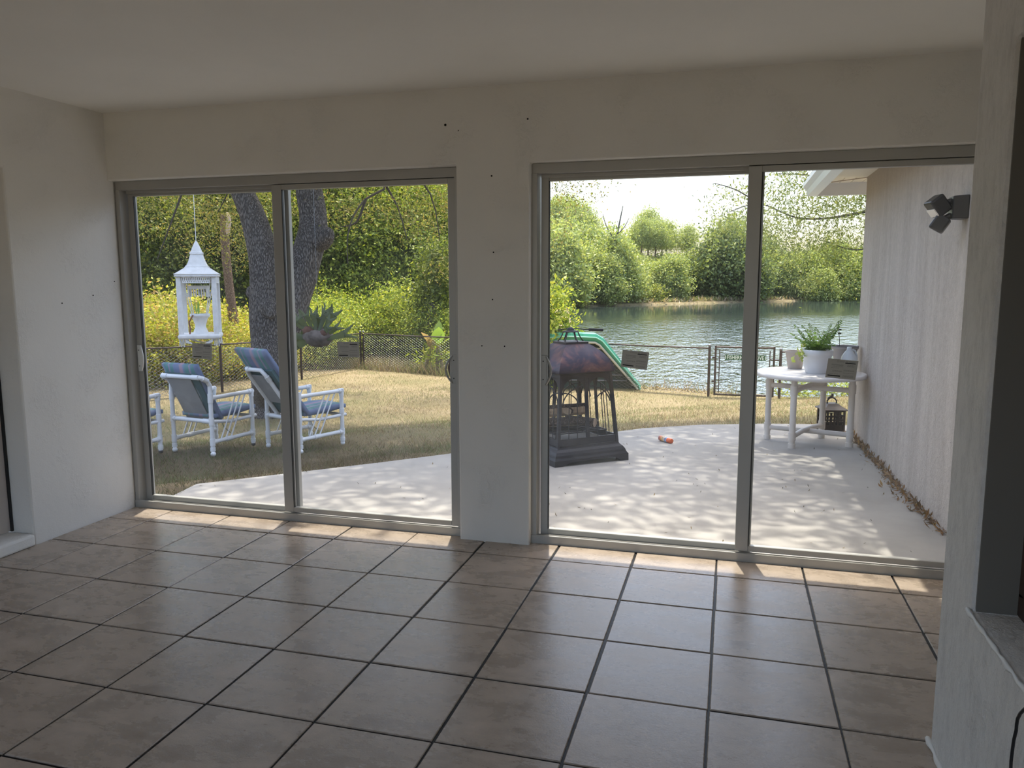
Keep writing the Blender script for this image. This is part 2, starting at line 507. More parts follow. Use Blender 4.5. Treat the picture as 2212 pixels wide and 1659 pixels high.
wf = wall_grid([-0.6, LX0 - 0.006, LX1, RX0, RX1, 4.9], [-0.15, HZ, CZ + 0.02], {(1, 0), (3, 0)}, 0.0, 0.2, 'wall_front', M_WALL)
wf['kind'] = 'structure'; wf['label'] = 'white stucco wall holding the two sliding glass doors'
M_HOLE = mat('nail_hole', (0.01, 0.01, 0.01), 0.9)
for (px, py, r) in [(962, 270, .007), (1140, 257, .005), (1062, 380, .005), (1066, 545, .004), (1064, 647, .004), (1041, 747, .004), (1090, 748, .004), (990, 282, .003)]:
    p = at_y(px, py, 0.0)
    mb = MB(); mb.tube([(p[0], -0.0015, p[2]), (p[0], 0.004, p[2])], r, 6)
    mb.build('nail_hole', M_HOLE, wf)

# left wall: solid from the corner to the opening, recessed door, low sill
wl = wall_grid([-5.6, -2.9, -0.71, 0.05], [-0.15, 2.02, CZ + 0.02], {(1, 0)}, LX0, -0.75, 'wall_left', M_WALL, 0.010, True)
tag(wl, 'white trowelled stucco wall beside the left door', kind='structure')
for (px, py) in [(134, 655), (201, 638), (247, 608)]:
    p = at_x(px, py, LX0)
    mb = MB(); mb.tube([(LX0 + 0.0015, p[1], p[2]), (LX0 - 0.003, p[1], p[2])], 0.004, 6); mb.build('nail_hole', M_HOLE, wl)
w2 = structure('window_2', 'closed grey sliding panel set back in the left wall')
mb = MB(); mb.box((-0.46, -2.9, 0.07), (-0.435, -0.71, 2.02)); mb.build('pane', mat('closed_panel', (0.58, 0.53, 0.50), 0.3), w2)
mb = MB(); mb.box((-0.47, -2.9, 0.0), (LX0 + 0.015, -0.715, 0.065)); s_ = mb.build('sill', M_WALL, w2, bevel=0.012, seg=2)
mb = MB(); mb.box((-0.44, -0.725, 0.07), (-0.425, -0.712, 2.02)); mb.build('window_frame', M_FRAME_D, w2)

# right wall stub with its window
mb = MB()
RW = 3.992
wr = wall_grid([-5.6, -3.6, -1.73, -1.445], [-0.15, 0.555, 2.017, CZ + 0.02], {(1, 1)}, RW, RW + 0.22, 'wall_right', M_COLUMN, 0.012, True)
mb.box((RW + 0.2, -1.60, -0.15), (4.9, -1.455, CZ + 0.02))
mb.box((4.75, -1.45, -0.15), (4.9, 0.0, CZ + 0.02))
tag(mb.build('wall_alcove', M_WALL), 'white alcove wall behind the right wall end', kind='structure')
tag(wr, 'rough grey white stucco wall end beside the right door', kind='structure')
w1 = structure('window_1', 'dark brown window set in the right wall above a stucco sill')
mb = MB(); mb.box((4.10, -3.6, 0.555), (4.16, -1.73, 0.615)); mb.box((4.10, -3.6, 1.955), (4.16, -1.73, 2.017)); mb.box((4.10, -1.79, 0.615), (4.16, -1.73, 1.955)); mb.box((4.10, -2.7, 0.615), (4.16, -2.64, 1.955))
mb.build('window_frame', M_BROWNF, w1, bevel=0.004)
for a, b in ((-2.64, -1.79), (-3.6, -2.7)):
    mb = MB(); mb.box((4.125, a, 0.615), (4.135, b, 1.955)); mb.build('pane', mat('dark_pane', (0.02, 0.016, 0.014), 0.12), w1)
mb = MB(); mb.box((RW + 0.012, -1.738, 0.556), (4.10, -1.731, 2.016)); mb.build('jamb_sheet', mat('dark_jamb', (0.15, 0.14, 0.12), 0.7), w1)  # thin dark sheet added over the jamb face to darken it
mb = MB()
pts = [(RW - 0.004, y, 0.553 + 0.0025 * math.sin(y * 90)) for y in np.linspace(-1.72, -3.0, 40)]
mb.tube(pts, [0.006 + 0.0025 * math.sin(i * 2.1) for i in range(40)], 6)
mb.build('sill_bead', mat('plaster_bead', (0.74, 0.74, 0.72), 0.6), w1)
mb = MB()
mb.tube([(RW - 0.004, y, 0.006 + 0.003 * math.sin(y * 70)) for y in np.linspace(-1.43, -2.6, 40)], [0.008 + 0.003 * math.sin(i * 1.7) for i in range(40)], 6)
tag(mb.build('baseboard_right', mat('plaster_base', (0.72, 0.72, 0.70), 0.7)), 'ragged plaster bead along the foot of the right wall', kind='structure')

mb = MB(); mb.box((-0.75, -5.6, CZ), (4.9, 0.2, CZ + 0.16)); tag(mb.build('ceiling', M_CEIL), kind='structure')
mb = MB()
mb.box((-0.75, -5.7, -0.15), (-0.2, -5.5, CZ + 0.15)); mb.box((4.0, -5.7, -0.15), (4.3, -5.5, CZ + 0.15)); mb.box((-0.2, -5.7, 2.36), (4.0, -5.5, CZ + 0.15))  # unseen wall; wide opening added to let sky light into the room
tag(mb.build('wall_back', M_WALL), 'white wall behind the viewer with a wide opening added for light', kind='structure')
mb = MB(); mb.box((-0.9, 0.2, 2.36), (4.12, 0.62, 2.585)); tag(mb.build('trim_1', M_WHITE), 'eave over the sliding doors', kind='structure')

# floor: dark bed and one object per tile
T = 0.415; OY = -0.458 * T
mb = MB(); mb.box((-0.5, -5.6, -0.16), (4.76, 0.2, -0.005)); fl = mb.build('floor', M_GROUT)
tag(fl, 'brown mottled ceramic tile floor with dark grout lines', kind='structure')
def tile(x0, x1, y0, y1, jz):
    mb = MB(); b = 0.0025; z0, z1 = -0.006, 0.0 + jz
    cx, cy = (x0 + x1) / 2, (y0 + y1) / 2
    a0, a1, c0, c1 = x0 - cx, x1 - cx, y0 - cy, y1 - cy
    v = [(a0, c0, z0), (a1, c0, z0), (a1, c1, z0), (a0, c1, z0), (a0, c0, z1 - b), (a1, c0, z1 - b), (a1, c1, z1 - b), (a0, c1, z1 - b),
         (a0 + b, c0 + b, z1), (a1 - b, c0 + b, z1), (a1 - b, c1 - b, z1), (a0 + b, c1 - b, z1)]
    f = [(8, 9, 10, 11), (0, 1, 5, 4), (1, 2, 6, 5), (2, 3, 7, 6), (3, 0, 4, 7), (4, 5, 9, 8), (5, 6, 10, 9), (6, 7, 11, 10), (7, 4, 8, 11)]
    mb.add(v, f)
    return mb.build('tile', M_TILE, fl, loc=(cx, cy, 0))
rnd = random.Random(3)
for j in range(-1, 9):
    for i in range(-1, 12):
        x0, x1 = i * T, (i + 1) * T
        y1 = OY - j * T; y0 = y1 - T
        g = lambda: 0.0052 + rnd.uniform(-0.0026, 0.0016)
        x0 += g(); x1 -= g(); y0 += g(); y1 -= g()
        x0 = max(x0, LX0 + 0.004); y1 = min(y1, 0.045)
        x1 = min(x1, 4.75)
        if y0 < -1.5 and x1 > RW: x1 = RW - 0.004
        if x1 - x0 < 0.03: continue
        tile(x0, x1, y0, y1, rnd.uniform(-0.0004, 0.0006))

# ------------------------------------------------------------------ sliding doors
def seg(mb, x0, x1, y0, y1, z0, z1): mb.box((x0, y0, z0), (x1, y1, z1))
def part(name, boxes, m, parent, bev=0.002):
    mb = MB()
    for b in boxes: seg(mb, *b)
    return mb.build(name, m, parent, bevel=bev)
def pull(parent, x, sgn, z, y, m, outside_m=None):
    """plate with two screws and a bowed grip"""
    h = 0.165
    mb = MB(); mb.box((x - 0.016, y - 0.004, z - h / 2), (x + 0.016, y, z + h / 2)); hd = mb.build('handle', m, parent, bevel=0.0015)
    mb = MB()
    pts = [(x + sgn * (0.012 + 0.032 * math.sin(math.pi * t)), y - 0.006 - 0.020 * math.sin(math.pi * t), z - h * 0.47 + h * 0.94 * t) for t in np.linspace(0, 1, 14)]
    mb.tube(pts, 0.0055, 8); mb.build('grip', m, hd)
    for dz in (-0.05, 0.05):
        mb = MB(); mb.tube([(x - 0.004, y - 0.0055, z + dz), (x - 0.004, y - 0.003, z + dz)], 0.0035, 8); mb.build('screw', M_FRAME_D, hd)
    if outside_m:
        mb = MB(); yo = y + 0.045
        pts = [(x + sgn * (0.012 + 0.045 * math.sin(math.pi * t)), yo + 0.02 * math.sin(math.pi * t), z - h * 0.5 + h * t) for t in np.linspace(0, 1, 14)]
        mb.tube(pts, 0.007, 8); mb.build('outer_grip', outside_m, hd)
def sliding_door(name, label, X0, X1, xm):
    d = structure(name, label)
    part('head_track', [(X0, X1, 0.055, 0.17, 1.983, HZ), (X0 + 0.04, X1 - 0.04, 0.098, 0.106, 1.965, 1.984)], M_FRAME, d)
    part('sill_track', [(X0, X1, 0.045, 0.058, -0.004, 0.045), (X0, X1, 0.058, 0.18, -0.12, 0.022), (X0, X1, 0.097, 0.103, 0.022, 0.036)], M_FRAME, d)
    part('jamb', [(X0, X0 + 0.030, 0.052, 0.17, 0.0, 1.985)], M_FRAME, d)
    part('jamb', [(X1 - 0.030, X1, 0.052, 0.17, 0.0, 1.985)], M_FRAME, d)
    # outer (back) panel on the left half
    o = structure('panel'); o.parent = d; del o['kind']
    y0, y1 = 0.110, 0.142
    part('stile', [(X0 + 0.038, X0 + 0.080, y0, y1, 0.026, 1.978)], M_FRAME, o); part('stile', [(xm - 0.016, xm + 0.046, y0, y1, 0.026, 1.978)], M_FRAME, o)
    part('rail', [(X0 + 0.080, xm - 0.016, y0, y1, 1.950, 1.978)], M_FRAME, o); part('rail', [(X0 + 0.080, xm - 0.016, y0, y1, 0.026, 0.066)], M_FRAME, o)
    part('glass', [(X0 + 0.078, xm - 0.014, 0.124, 0.128, 0.064, 1.952)], M_GLASS, o, 0)
    part('gasket', [(X0 + 0.080, X0 + 0.084, y0 - 0.001, 0.124, 0.066, 1.950)], M_FRAME_D, o, 0)
    # inner (front) panel on the right half
    q = structure('panel'); q.parent = d; del q['kind']
    y0, y1 = 0.062, 0.094
    part('stile', [(xm - 0.032, xm + 0.032, y0, y1, 0.050, 1.980)], M_FRAME, q); part('stile', [(X1 - 0.071, X1 - 0.014, y0, y1, 0.050, 1.980)], M_FRAME, q)
    part('rail', [(xm + 0.032, X1 - 0.071, y0, y1, 1.951, 1.980)], M_FRAME, q); part('rail', [(xm + 0.032, X1 - 0.071, y0, y1, 0.050, 0.080)], M_FRAME, q)
    part('glass', [(xm + 0.030, X1 - 0.069, 0.076, 0.080, 0.078, 1.953)], M_GLASS, q, 0)
    part('gasket', [(xm + 0.032, xm + 0.036, y0 - 0.001, 0.076, 0.080, 1.951)], M_FRAME_D, q, 0)
    return d, o, q
d1, d1o, d1q = sliding_door('door_1', 'sliding glass door looking out at the white chairs', LX0, LX1, 0.817)
d2, d2o, d2q = sliding_door('door_2', 'sliding glass door looking out at the lake', RX0, RX1, 3.440)
hz = at_y(292, 773, 0.11)[2]
pull(d1o, LX0 + 0.056, 1, hz, 0.110, M_WHITE_PL)
pull(d1q, LX1 - 0.042, -1, at_y(982, 798, 0.06)[2], 0.062, M_FRAME, mat('brown_grip', (0.09, 0.045, 0.025), 0.5))
pull(d2o, RX0 + 0.056, 1, at_y(1172, 800, 0.11)[2], 0.110, M_FRAME, None)

# rating stickers on the panes
M_STICK = bpy.data.materials.new('sticker_paper'); M_STICK.use_nodes = True
_b = bsdf(M_STICK); _b.inputs['Base Color'].default_value = (0.50, 0.49, 0.46, 1); _b.inputs['Roughness'].default_value = 0.7
_t = N(M_STICK, 'ShaderNodeBsdfTranslucent'); _t.inputs[0].default_value = (0.5, 0.49, 0.46, 1)
_x = N(M_STICK, 'ShaderNodeMixShader'); _x.inputs[0].default_value = 0.42
L(M_STICK, _b.outputs[0], _x.inputs[1]); L(M_STICK, _t.outputs[0], _x.inputs[2]); L(M_STICK, _x.outputs[0], M_STICK.node_tree.nodes['Material Output'].inputs[0])
M_INK = mat('sticker_ink', (0.012, 0.011, 0.011), 0.7); M_INK2 = mat('sticker_grey_print', (0.22, 0.21, 0.2), 0.7)
def sticker(quad_px, Y, label):
    P = [Vector(at_y(px, py, Y)) for px, py in quad_px]        # TL TR BR BL
    c = sum(P, Vector()) / 4
    t = thing('rating_sticker', label, 'sticker', c, group='white rating stickers on the door glass')
    o = [p - c for p in P]; back = Vector((0, 0.0012, 0))
    mb = MB(); mb.hexa([o[3], o[2], o[2] + back, o[3] + back, o[0], o[1], o[1] + back, o[0] + back]); mb.build('paper', M_STICK, t)
    def uv(u, v, e=0.0006):
        return o[0].lerp(o[1], u).lerp(o[3].lerp(o[2], u), v) - Vector((0, e, 0))
    def bars(name, L_, m):
        mb = MB()
        for (u0, v0, u1, v1) in L_: mb.quad(uv(u0, v1), uv(u1, v1), uv(u1, v0), uv(u0, v0))
        mb.build(name, m, t)
    bars('black_bar', [(.58, .145, .93, .19)], M_INK); bars('black_bar', [(.06, .84, .48, .90)], M_INK)
    rr = random.Random(int(quad_px[0][0])); L_ = []
    for (ua, ub, va, vb, n) in ((.30, .55, .06, .16, 2), (.14, .53, .26, .33, 2), (.14, .53, .36, .40, 1), (.14, .42, .44, .47, 1), (.2, .52, .58, .66, 2), (.56, .92, .52, .60, 2), (.56, .92, .66, .72, 1), (.56, .92, .8, .93, 3), (.1, .4, .74, .8, 1), (.66, .9, .24, .36, 3)):
        for k in range(n):
            v = va + (vb - va) * (k + .5) / n; x = ua
            while x < ub:
                wd = rr.uniform(.03, .09); L_.append((x, v - .008, min(x + wd, ub), v + .008)); x += wd + .012
    L_ += [(.60, .06, .615, .13), (.64, .06, .655, .13), (.68, .07, .92, .085), (.70, .105, .90, .12)]
    bars('grey_print', L_, M_INK2); t.children[-1]['kind'] = 'stuff'
sticker([(415, 741), (457.5, 742), (457.5, 777), (415.5, 774)], 0.1225, 'white rating sticker in front of the hanging macrame planter')
sticker([(728, 738), (775, 739), (776.5, 772), (730, 772)], 0.0745, 'white rating sticker beside the lone fence post')
sticker([(1345, 755), (1402.5, 761), (1397, 799.5), (1341, 792)], 0.1225, 'tilted rating sticker overlapping the green boat')
sticker([(1789.5, 774), (1854.5, 780), (1847.5, 821), (1782.5, 815)], 0.0745, 'tilted rating sticker in front of the potted fern table')

# black cable by the right wall
mb = MB()
cp = [at_x(px, py, RW - 0.02) for px, py in [(2214, 1531), (2204, 1541), (2198, 1553), (2196, 1565), (2195, 1578), (2190, 1598), (2187, 1620), (2184, 1645), (2183, 1670), (2182, 1720)]]
low = cp[-1].copy(); low[2] = 0.01; cp.append(low); e_ = low.copy(); e_[1] -= 0.5; cp.append(e_)
cp.insert(0, np.array([RW - 0.006, cp[0][1] - 0.05, cp[0][2] + 0.03]))
mb.tube(cp, 0.0035, 8); tag(mb.build('black_cable', mat('cable_rubber', (0.008, 0.008, 0.009), 0.45)), 'thin black cable hanging down the right wall under the window', 'cable')
#@@OUTSIDE
# ------------------------------------------------------------------ ground, lake, patio
PATIO = [(-0.45, 0.18), (-0.53, 0.67), (-0.61, 1.05), (-0.08, 1.66), (0.40, 2.22), (0.84, 2.77), (1.60, 3.78), (2.43, 4.84), (3.05, 5.30), (3.77, 5.62), (4.25, 5.74), (4.72, 5.78), (4.72, 0.18)]
def in_poly(x, y, poly):
    r = np.zeros(np.shape(x), bool); n = len(poly)
    for i in range(n):
        (x0, y0), (x1, y1) = poly[i], poly[(i + 1) % n]
        c = ((y0 > y) != (y1 > y)) & (x < (x1 - x0) * (y - y0) / (y1 - y0 + 1e-12) + x0)
        r ^= c
    return r
mb = MB(); n = len(PATIO)
top = [(x, y, patio_z(x, y)) for x, y in PATIO]; bot = [(x, y, patio_z(x, y) - 0.14) for x, y in PATIO]
mb.add(top + bot, [tuple(range(n))[::-1], tuple(range(n, 2 * n))] + [(i, (i + 1) % n, n + (i + 1) % n, n + i) for i in range(n)])
pat = mb.build('patio_slab', M_CONC); tag(pat, 'pale concrete patio slab outside the glass doors', kind='structure')
bm = bmesh.new(); bm.from_mesh(pat.data); bmesh.ops.recalc_face_normals(bm, faces=bm.faces); bm.to_mesh(pat.data); bm.free()

xs = np.unique(np.concatenate([np.arange(-90, -24, 3.0), np.arange(-24, 12, 0.4), np.arange(12, 95, 3.0)]))
ys = np.unique(np.concatenate([np.arange(-20, 0, 4.0), np.arange(0.1, 24, 0.4), np.arange(24, 75, 3.0), np.arange(75, 140, 1.5), np.arange(140, 201, 10)]))
X, Y = np.meshgrid(xs, ys); Z = ground(X, Y)
Z = Z + 0.012 * np.sin(X * 3.1 + 1.3 * np.sin(Y * 2.3)) * np.cos(Y * 2.7) * (Y > 0.8)
Z = np.where(in_poly(X, Y, PATIO), Z - 0.12, Z)
Z = np.where((Y < 0.3) & (X > -1.3) & (X < 5.2), -0.35, Z)
Z = np.where((X > 4.75) & (Y < 5.2) & (Y > 0), -0.45, Z)
nx, ny = len(xs), len(ys)
idx = np.arange(nx * ny).reshape(ny, nx)
F = np.stack([idx[:-1, :-1], idx[:-1, 1:], idx[1:, 1:], idx[1:, :-1]], -1).reshape(-1)
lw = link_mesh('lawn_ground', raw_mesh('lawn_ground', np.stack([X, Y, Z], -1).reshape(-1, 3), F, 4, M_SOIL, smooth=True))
tag(lw, 'dry sloping lawn and the land around the lake', kind='structure')
mb = MB(); mb.quad((-60, 10, -1.5), (90, 10, -1.5), (90, 140, -1.5), (-60, 140, -1.5))
tag(mb.build('lake_water', M_WATER), 'lake water beyond the chain link fence', kind='structure')

def fbm(x, y):
    return (np.sin(x * 1.1 + 2.0 * np.sin(y * 0.7)) * np.cos(y * 1.3 + 1.5 * np.sin(x * 0.9)) + 0.5 * np.sin(x * 3.1 - y * 2.2) * np.cos(y * 2.9 + x)) / 1.5
# grass blades
def blades(n, x0, x1, y0, y1, hgt, wid, power=1.0, cond=None):
    P = []
    tot = 0
    while tot < n:
        x = RNG.uniform(x0, x1, n); y = RNG.uniform(y0, y1, n)
        d = np.hypot(x - CAM[0], y - CAM[1])
        k = RNG.uniform(0, 1, n) < np.clip((6.0 / d) ** power, 0, 1)
        k &= ~in_poly(x, y, PATIO) & ~((x > 4.6) & (y < 5.3))
        k &= (y > 0.25)
        k &= ground(x, y) > -1.42
        if cond is not None: k &= cond(x, y)
        P.append(np.stack([x[k], y[k]], -1)); tot += int(k.sum())
    P = np.concatenate(P)[:n]
    x, y = P[:, 0], P[:, 1]; z = ground(x, y) - 0.012
    a = RNG.uniform(0, 6.283, n); h = hgt * RNG.uniform(0.5, 1.3, n); lean = RNG.uniform(0.2, 1.2, n) * h
    b = RNG.uniform(0, 6.283, n)
    V = np.empty((n, 3, 3)); ww = wid * RNG.uniform(0.7, 1.4, n)
    V[:, 0] = np.stack([x + np.cos(a) * ww, y + np.sin(a) * ww, z], -1)
    V[:, 1] = np.stack([x - np.cos(a) * ww, y - np.sin(a) * ww, z], -1)
    V[:, 2] = np.stack([x + np.cos(b) * lean, y + np.sin(b) * lean, z + h], -1)
    g = np.clip(0.45 + 0.65 * fbm(x * 1.1, y * 1.1) + RNG.normal(0, 0.26, n), 0, 1)
    straw = np.array([0.42, 0.33, 0.215]); green = np.array([0.19, 0.235, 0.085]); brown = np.array([0.23, 0.155, 0.105])
    c = straw[None] * (1 - g[:, None]) + green[None] * g[:, None]
    bk = RNG.uniform(0, 1, n) < 0.28; c[bk] = brown
    dk = (sstep((5.4 - y) / 2.2) * sstep((1.4 - x) / 1.4))[:, None] * 0.8      # dull brownish grass by the oak, shade also painted into its colour
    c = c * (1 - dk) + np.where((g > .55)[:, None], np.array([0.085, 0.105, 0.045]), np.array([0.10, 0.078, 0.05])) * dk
    c *= RNG.uniform(0.75, 1.2, (n, 1))
    C = np.ones((n, 3, 4)); C[:, :, :3] = c[:, None]
    return raw_mesh('grass', V.reshape(-1, 3), np.arange(n * 3), 3, M_GRASS, C.reshape(-1, 4))
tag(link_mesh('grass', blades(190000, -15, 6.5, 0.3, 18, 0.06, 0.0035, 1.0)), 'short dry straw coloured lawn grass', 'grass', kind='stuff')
tag(link_mesh('weeds', blades(16000, -22, 3.5, 9, 24, 0.34, 0.008, 0.4, lambda x, y: np.abs(y - (17.4 - 0.387 * (x + 7.4)) - np.where(x < -7.4, 0.9 * (x + 7.4), 0) - 0.6) * np.where(x > -0.5, 9.0, 1.0) < 1.0)), 'tall dry weeds growing along the wire fence', 'weeds', kind='stuff')
# fallen leaves and twig crumbs
n = 2600
x = RNG.uniform(-8, 4.6, n); y = RNG.uniform(0.4, 9, n)
ip = in_poly(x, y, PATIO)
keep = (~ip) | (RNG.uniform(0, 1, n) < 0.6); keep &= ~((x > 4.6) & (y < 5.3)); x, y, ip = x[keep], y[keep], ip[keep]
z = np.where(ip, patio_z(x, y) + 0.003, ground(x, y) + 0.02)
me = leaves_mesh('litter', np.stack([x, y, z], -1), 0.026, 0.3, [(0.10, 0.075, 0.05), (0.17, 0.12, 0.08), (0.06, 0.05, 0.04)], M_LEAF, up=3.0)
tag(link_mesh('leaf_litter', me), 'small dark fallen leaves strewn over patio and lawn', 'leaves', kind='stuff')
n = 900
y = 1.2 + 3.9 * RNG.uniform(0, 1, n) ** 0.8; x = 4.672 - np.abs(RNG.normal(0, 0.028 + 0.03 * np.exp(-((y - 2.35) / 0.35) ** 2), n))
me = leaves_mesh('litter', np.stack([x, y, patio_z(x, y) + 0.004 + RNG.uniform(0, 0.02, n)], -1), 0.06, 0.25, [(0.22, 0.12, 0.07), (0.30, 0.19, 0.11), (0.14, 0.09, 0.06)], M_LEAF, up=1.2)
tag(link_mesh('wall_foot_litter', me), 'brown leaf litter drifted along the foot of the house wall', 'leaves', kind='stuff')

# ------------------------------------------------------------------ house wing with eave
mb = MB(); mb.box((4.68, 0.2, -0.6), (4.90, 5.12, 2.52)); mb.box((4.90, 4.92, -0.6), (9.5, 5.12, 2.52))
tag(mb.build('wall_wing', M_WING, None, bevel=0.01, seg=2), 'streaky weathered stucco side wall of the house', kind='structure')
tr = structure('trim_2', 'white eave with gutter over the stucco side wall')
prof = [(4.235, 2.362), (4.135, 2.362), (4.122, 2.42), (4.086, 2.462), (4.086, 2.505), (4.235, 2.505)]
mb = MB(); k = len(prof)
mb.add([(x, 0.64, z) for x, z in prof] + [(x, 5.57, z) for x, z in prof], [tuple(range(k)), tuple(range(k, 2 * k))[::-1]] + [(i, k + i, k + (i + 1) % k, (i + 1) % k) for i in range(k)])
mb.build('gutter', M_WHITE, tr)
mb = MB(); mb.box((4.135, 5.57, 2.365), (9.5, 5.60, 2.50)); mb.build('fascia', M_WHITE, tr)
mb = MB(); mb.box((4.235, 0.64, 2.500), (4.68, 5.12, 2.512)); mb.build('side_soffit', M_SOFFIT, tr)
mb = MB(); mb.tube([(4.24, 5.565, 2.497), (4.68, 5.12, 2.497)], 0.006, 6); mb.build('mitre_strip', mat('mitre_strip', (0.45, 0.36, 0.30), 0.6), tr)
for i in range(14):
    x0 = 4.235 + i * 0.115
    mb = MB(); mb.box((x0 + 0.003, 5.12, 2.500), (x0 + 0.112, 5.57, 2.512)); mb.build('soffit_panel', M_SOFFIT, tr)
mb = MB(); mb.add([(4.11, 0.62, 2.515), (9.6, 0.62, 2.515), (9.6, 5.59, 2.515), (4.11, 5.59, 2.515), (6.6, 0.62, 3.4), (9.6, 0.62, 3.4), (9.6, 3.1, 3.4), (6.6, 3.1, 3.4)],
                [(0, 3, 2, 1), (4, 5, 6, 7), (0, 1, 5, 4), (1, 2, 6, 5), (2, 3, 7, 6), (3, 0, 4, 7)])
tag(mb.build('roof_wing', M_ROOF), 'grey shingle roof over the house wing', kind='structure')

# security light
def rot_box(mb, c, size, rot):
    mb.box((c[0] - size[0] / 2, c[1] - size[1] / 2, c[2] - size[2] / 2), (c[0] + size[0] / 2, c[1] + size[1] / 2, c[2] + size[2] / 2), rot=rot)
B = mat('black_lamp_plastic', (0.012, 0.012, 0.014), 0.4)
sy, sz = 1.33, 1.875
sl_ = thing('security_light', 'black twin head security light on the stucco side wall', 'light', (4.68, sy, sz))
mb = MB(); mb.hexa([Vector(p) for p in ((0, -.075, -.085), (-.085, -.06, -.08), (-.085, .06, -.08), (0, .075, -.085), (0, -.075, .055), (-.085, -.06, .05), (-.085, .06, .05), (0, .075, .055))])
mb.build('mount_box', B, sl_, bevel=0.006, seg=2)
Rl = Euler((0, math.radians(-38), math.radians(14))).to_matrix()
mb = MB(); mb.tube([(-.08, 0, .025), (-.12, .0, .012)], 0.018, 10); mb.build('arm', B, sl_)
mb = MB(); mb.tube([(-.08, 0, -.06), (-.11, .0, -.075)], 0.018, 10); mb.build('arm', B, sl_)
mb = MB(); rot_box(mb, (-.152, .0, -.002), (.092, .105, .112), Rl); hd = mb.build('lamp_head', B, sl_, bevel=0.012, seg=2)
mb = MB(); mb.box((-.052, -.044, -.062), (-.0455, .044, -.012)); ln = mb.build('lens', mat('lamp_lens', (0.85, 0.80, 0.74), 0.3), hd)
ln.matrix_local = Matrix.Translation((-.152, .0, -.002)) @ Rl.to_4x4() @ Matrix.Translation((0, 0, 0.02))
R2 = Euler((0, math.radians(32), math.radians(-16))).to_matrix()
mb = MB(); rot_box(mb, (-.135, .0, -.108), (.085, .10, .095), R2); mb.build('lamp_head', B, sl_, bevel=0.012, seg=2)

# ------------------------------------------------------------------ patio table and what stands on it
TC = Vector((4.146, 4.41, 0)); TZ = patio_z(4.146, 4.41)
tb = thing('patio_table', 'round ivory plastic pipe table against the side wall', 'table', (TC.x, TC.y, TZ))
hgt = 0.505 - TZ
mb = MB(); mb.lathe([(0.0, hgt - 0.045), (0.50, hgt - 0.045), (0.527, hgt - 0.04), (0.530, hgt - 0.02), (0.524, hgt - 0.003), (0.51, hgt), (0.0, hgt)], 48); mb.build('tabletop', mat('tabletop_white', (0.70, 0.67, 0.65), 0.4), tb)
legs = [(-0.385, 0.128), (0.385, -0.128), (-0.175, -0.368), (0.175, 0.368)]
for (x, y) in legs:
    zb = patio_z(TC.x + x, TC.y + y) - TZ
    mb = MB(); mb.tube([(x, y, zb), (x, y, hgt - 0.046)], 0.030, 14)
    for a, b in ((zb, zb + 0.045), (0.09, 0.17), (hgt - 0.19, hgt - 0.10)): mb.tube([(x, y, a), (x, y, b)], 0.036, 14)
    mb.build('leg', M_PVC_B, tb)
for z0, z1 in ((0.125, 0.145), (hgt - 0.16, hgt - 0.14)):
    mb = MB(); mb.tube([(*legs[0], z0), (*legs[1], z0)], 0.026, 12); mb.build('stretcher', M_PVC_B, tb)
    mb = MB(); mb.tube([(*legs[2], z0), (-0.06, -0.12, z0 + 0.02), (0.06, 0.12, z0 + 0.02), (*legs[3], z0)], 0.026, 12); mb.build('stretcher', M_PVC_B, tb)
TT = 0.505
def on_table(px, py):
    d = ray(px, py); return CAM + d * ((TT - CAM[2]) / d[2])
def pot_prof(rb, rt, h, rim):
    return [(0, 0), (rb * 0.96, 0), (rb, 0.006), (rt * 0.94, h - rim), (rt, h - rim + 0.004), (rt * 1.02, h - 0.004), (rt, h), (rt * 0.93, h), (rt * 0.90, h - 0.03), (rb * 0.9, 0.03), (0, 0.03)]
M_POTW = mat('white_pot', (0.66, 0.66, 0.68), 0.35); M_EARTH = noisy('potting_soil', (0.05, 0.035, 0.025), (0.12, 0.08, 0.06), 30, 0.95)
p = on_table(1763, 806)
wp = thing('fern_pot', 'white plastic pot with green fern on the round table', 'potted plant', (p[0], p[1], TT))
mb = MB(); mb.lathe([(0, 0), (0.098, 0), (0.104, 0.008), (0.128, 0.10), (0.138, 0.175), (0.15, 0.182), (0.153, 0.235), (0.147, 0.24), (0.137, 0.238), (0.13, 0.2), (0, 0.2)], 32); mb.build('pot', M_POTW, wp)
mb = MB(); mb.lathe([(0, 0.212), (0.134, 0.205)], 20); mb.build('soil', M_EARTH, wp)
def frond_mesh(Ln, bend, npin, w0):
    V = []; C = []; c0 = np.array([0.13, 0.24, 0.06])
    P = lambda t: np.array([0, Ln * (t - 0.35 * bend * t * t), Ln * (0.95 * t - bend * 0.9 * t * t)])
    for i in range(npin):
        t = 0.12 + 0.88 * i / npin; q = P(t); wdt = w0 * math.sin(math.pi * min(1, 0.12 + t * 0.86)) ** 0.7 + 0.006
        for s in (-1, 1):
            e = q + np.array([s * wdt, 0.012, -0.006 + 0.01 * RNG.normal()])
            k = np.array([0, 0.008, 0.004])
            V += [q, (q + e) / 2 + k, e, (q + e) / 2 - k]
            cc = c0 * RNG.uniform(0.7, 1.5); C += [(*cc, 1)] * 4
    for i in range(6):
        a, b = P(i / 6), P((i + 1) / 6); o = np.array([0.002, 0, 0]); V += [a - o, a + o, b + o, b - o]; C += [(0.12, 0.14, 0.05, 1)] * 4
    return raw_mesh('frond', np.array(V), np.arange(len(V)), 4, M_LEAF, C)
fms = [frond_mesh(0.27, 0.25, 18, 0.038), frond_mesh(0.23, 0.55, 16, 0.034), frond_mesh(0.19, 0.8, 14, 0.034), frond_mesh(0.30, 0.12, 20, 0.036)]
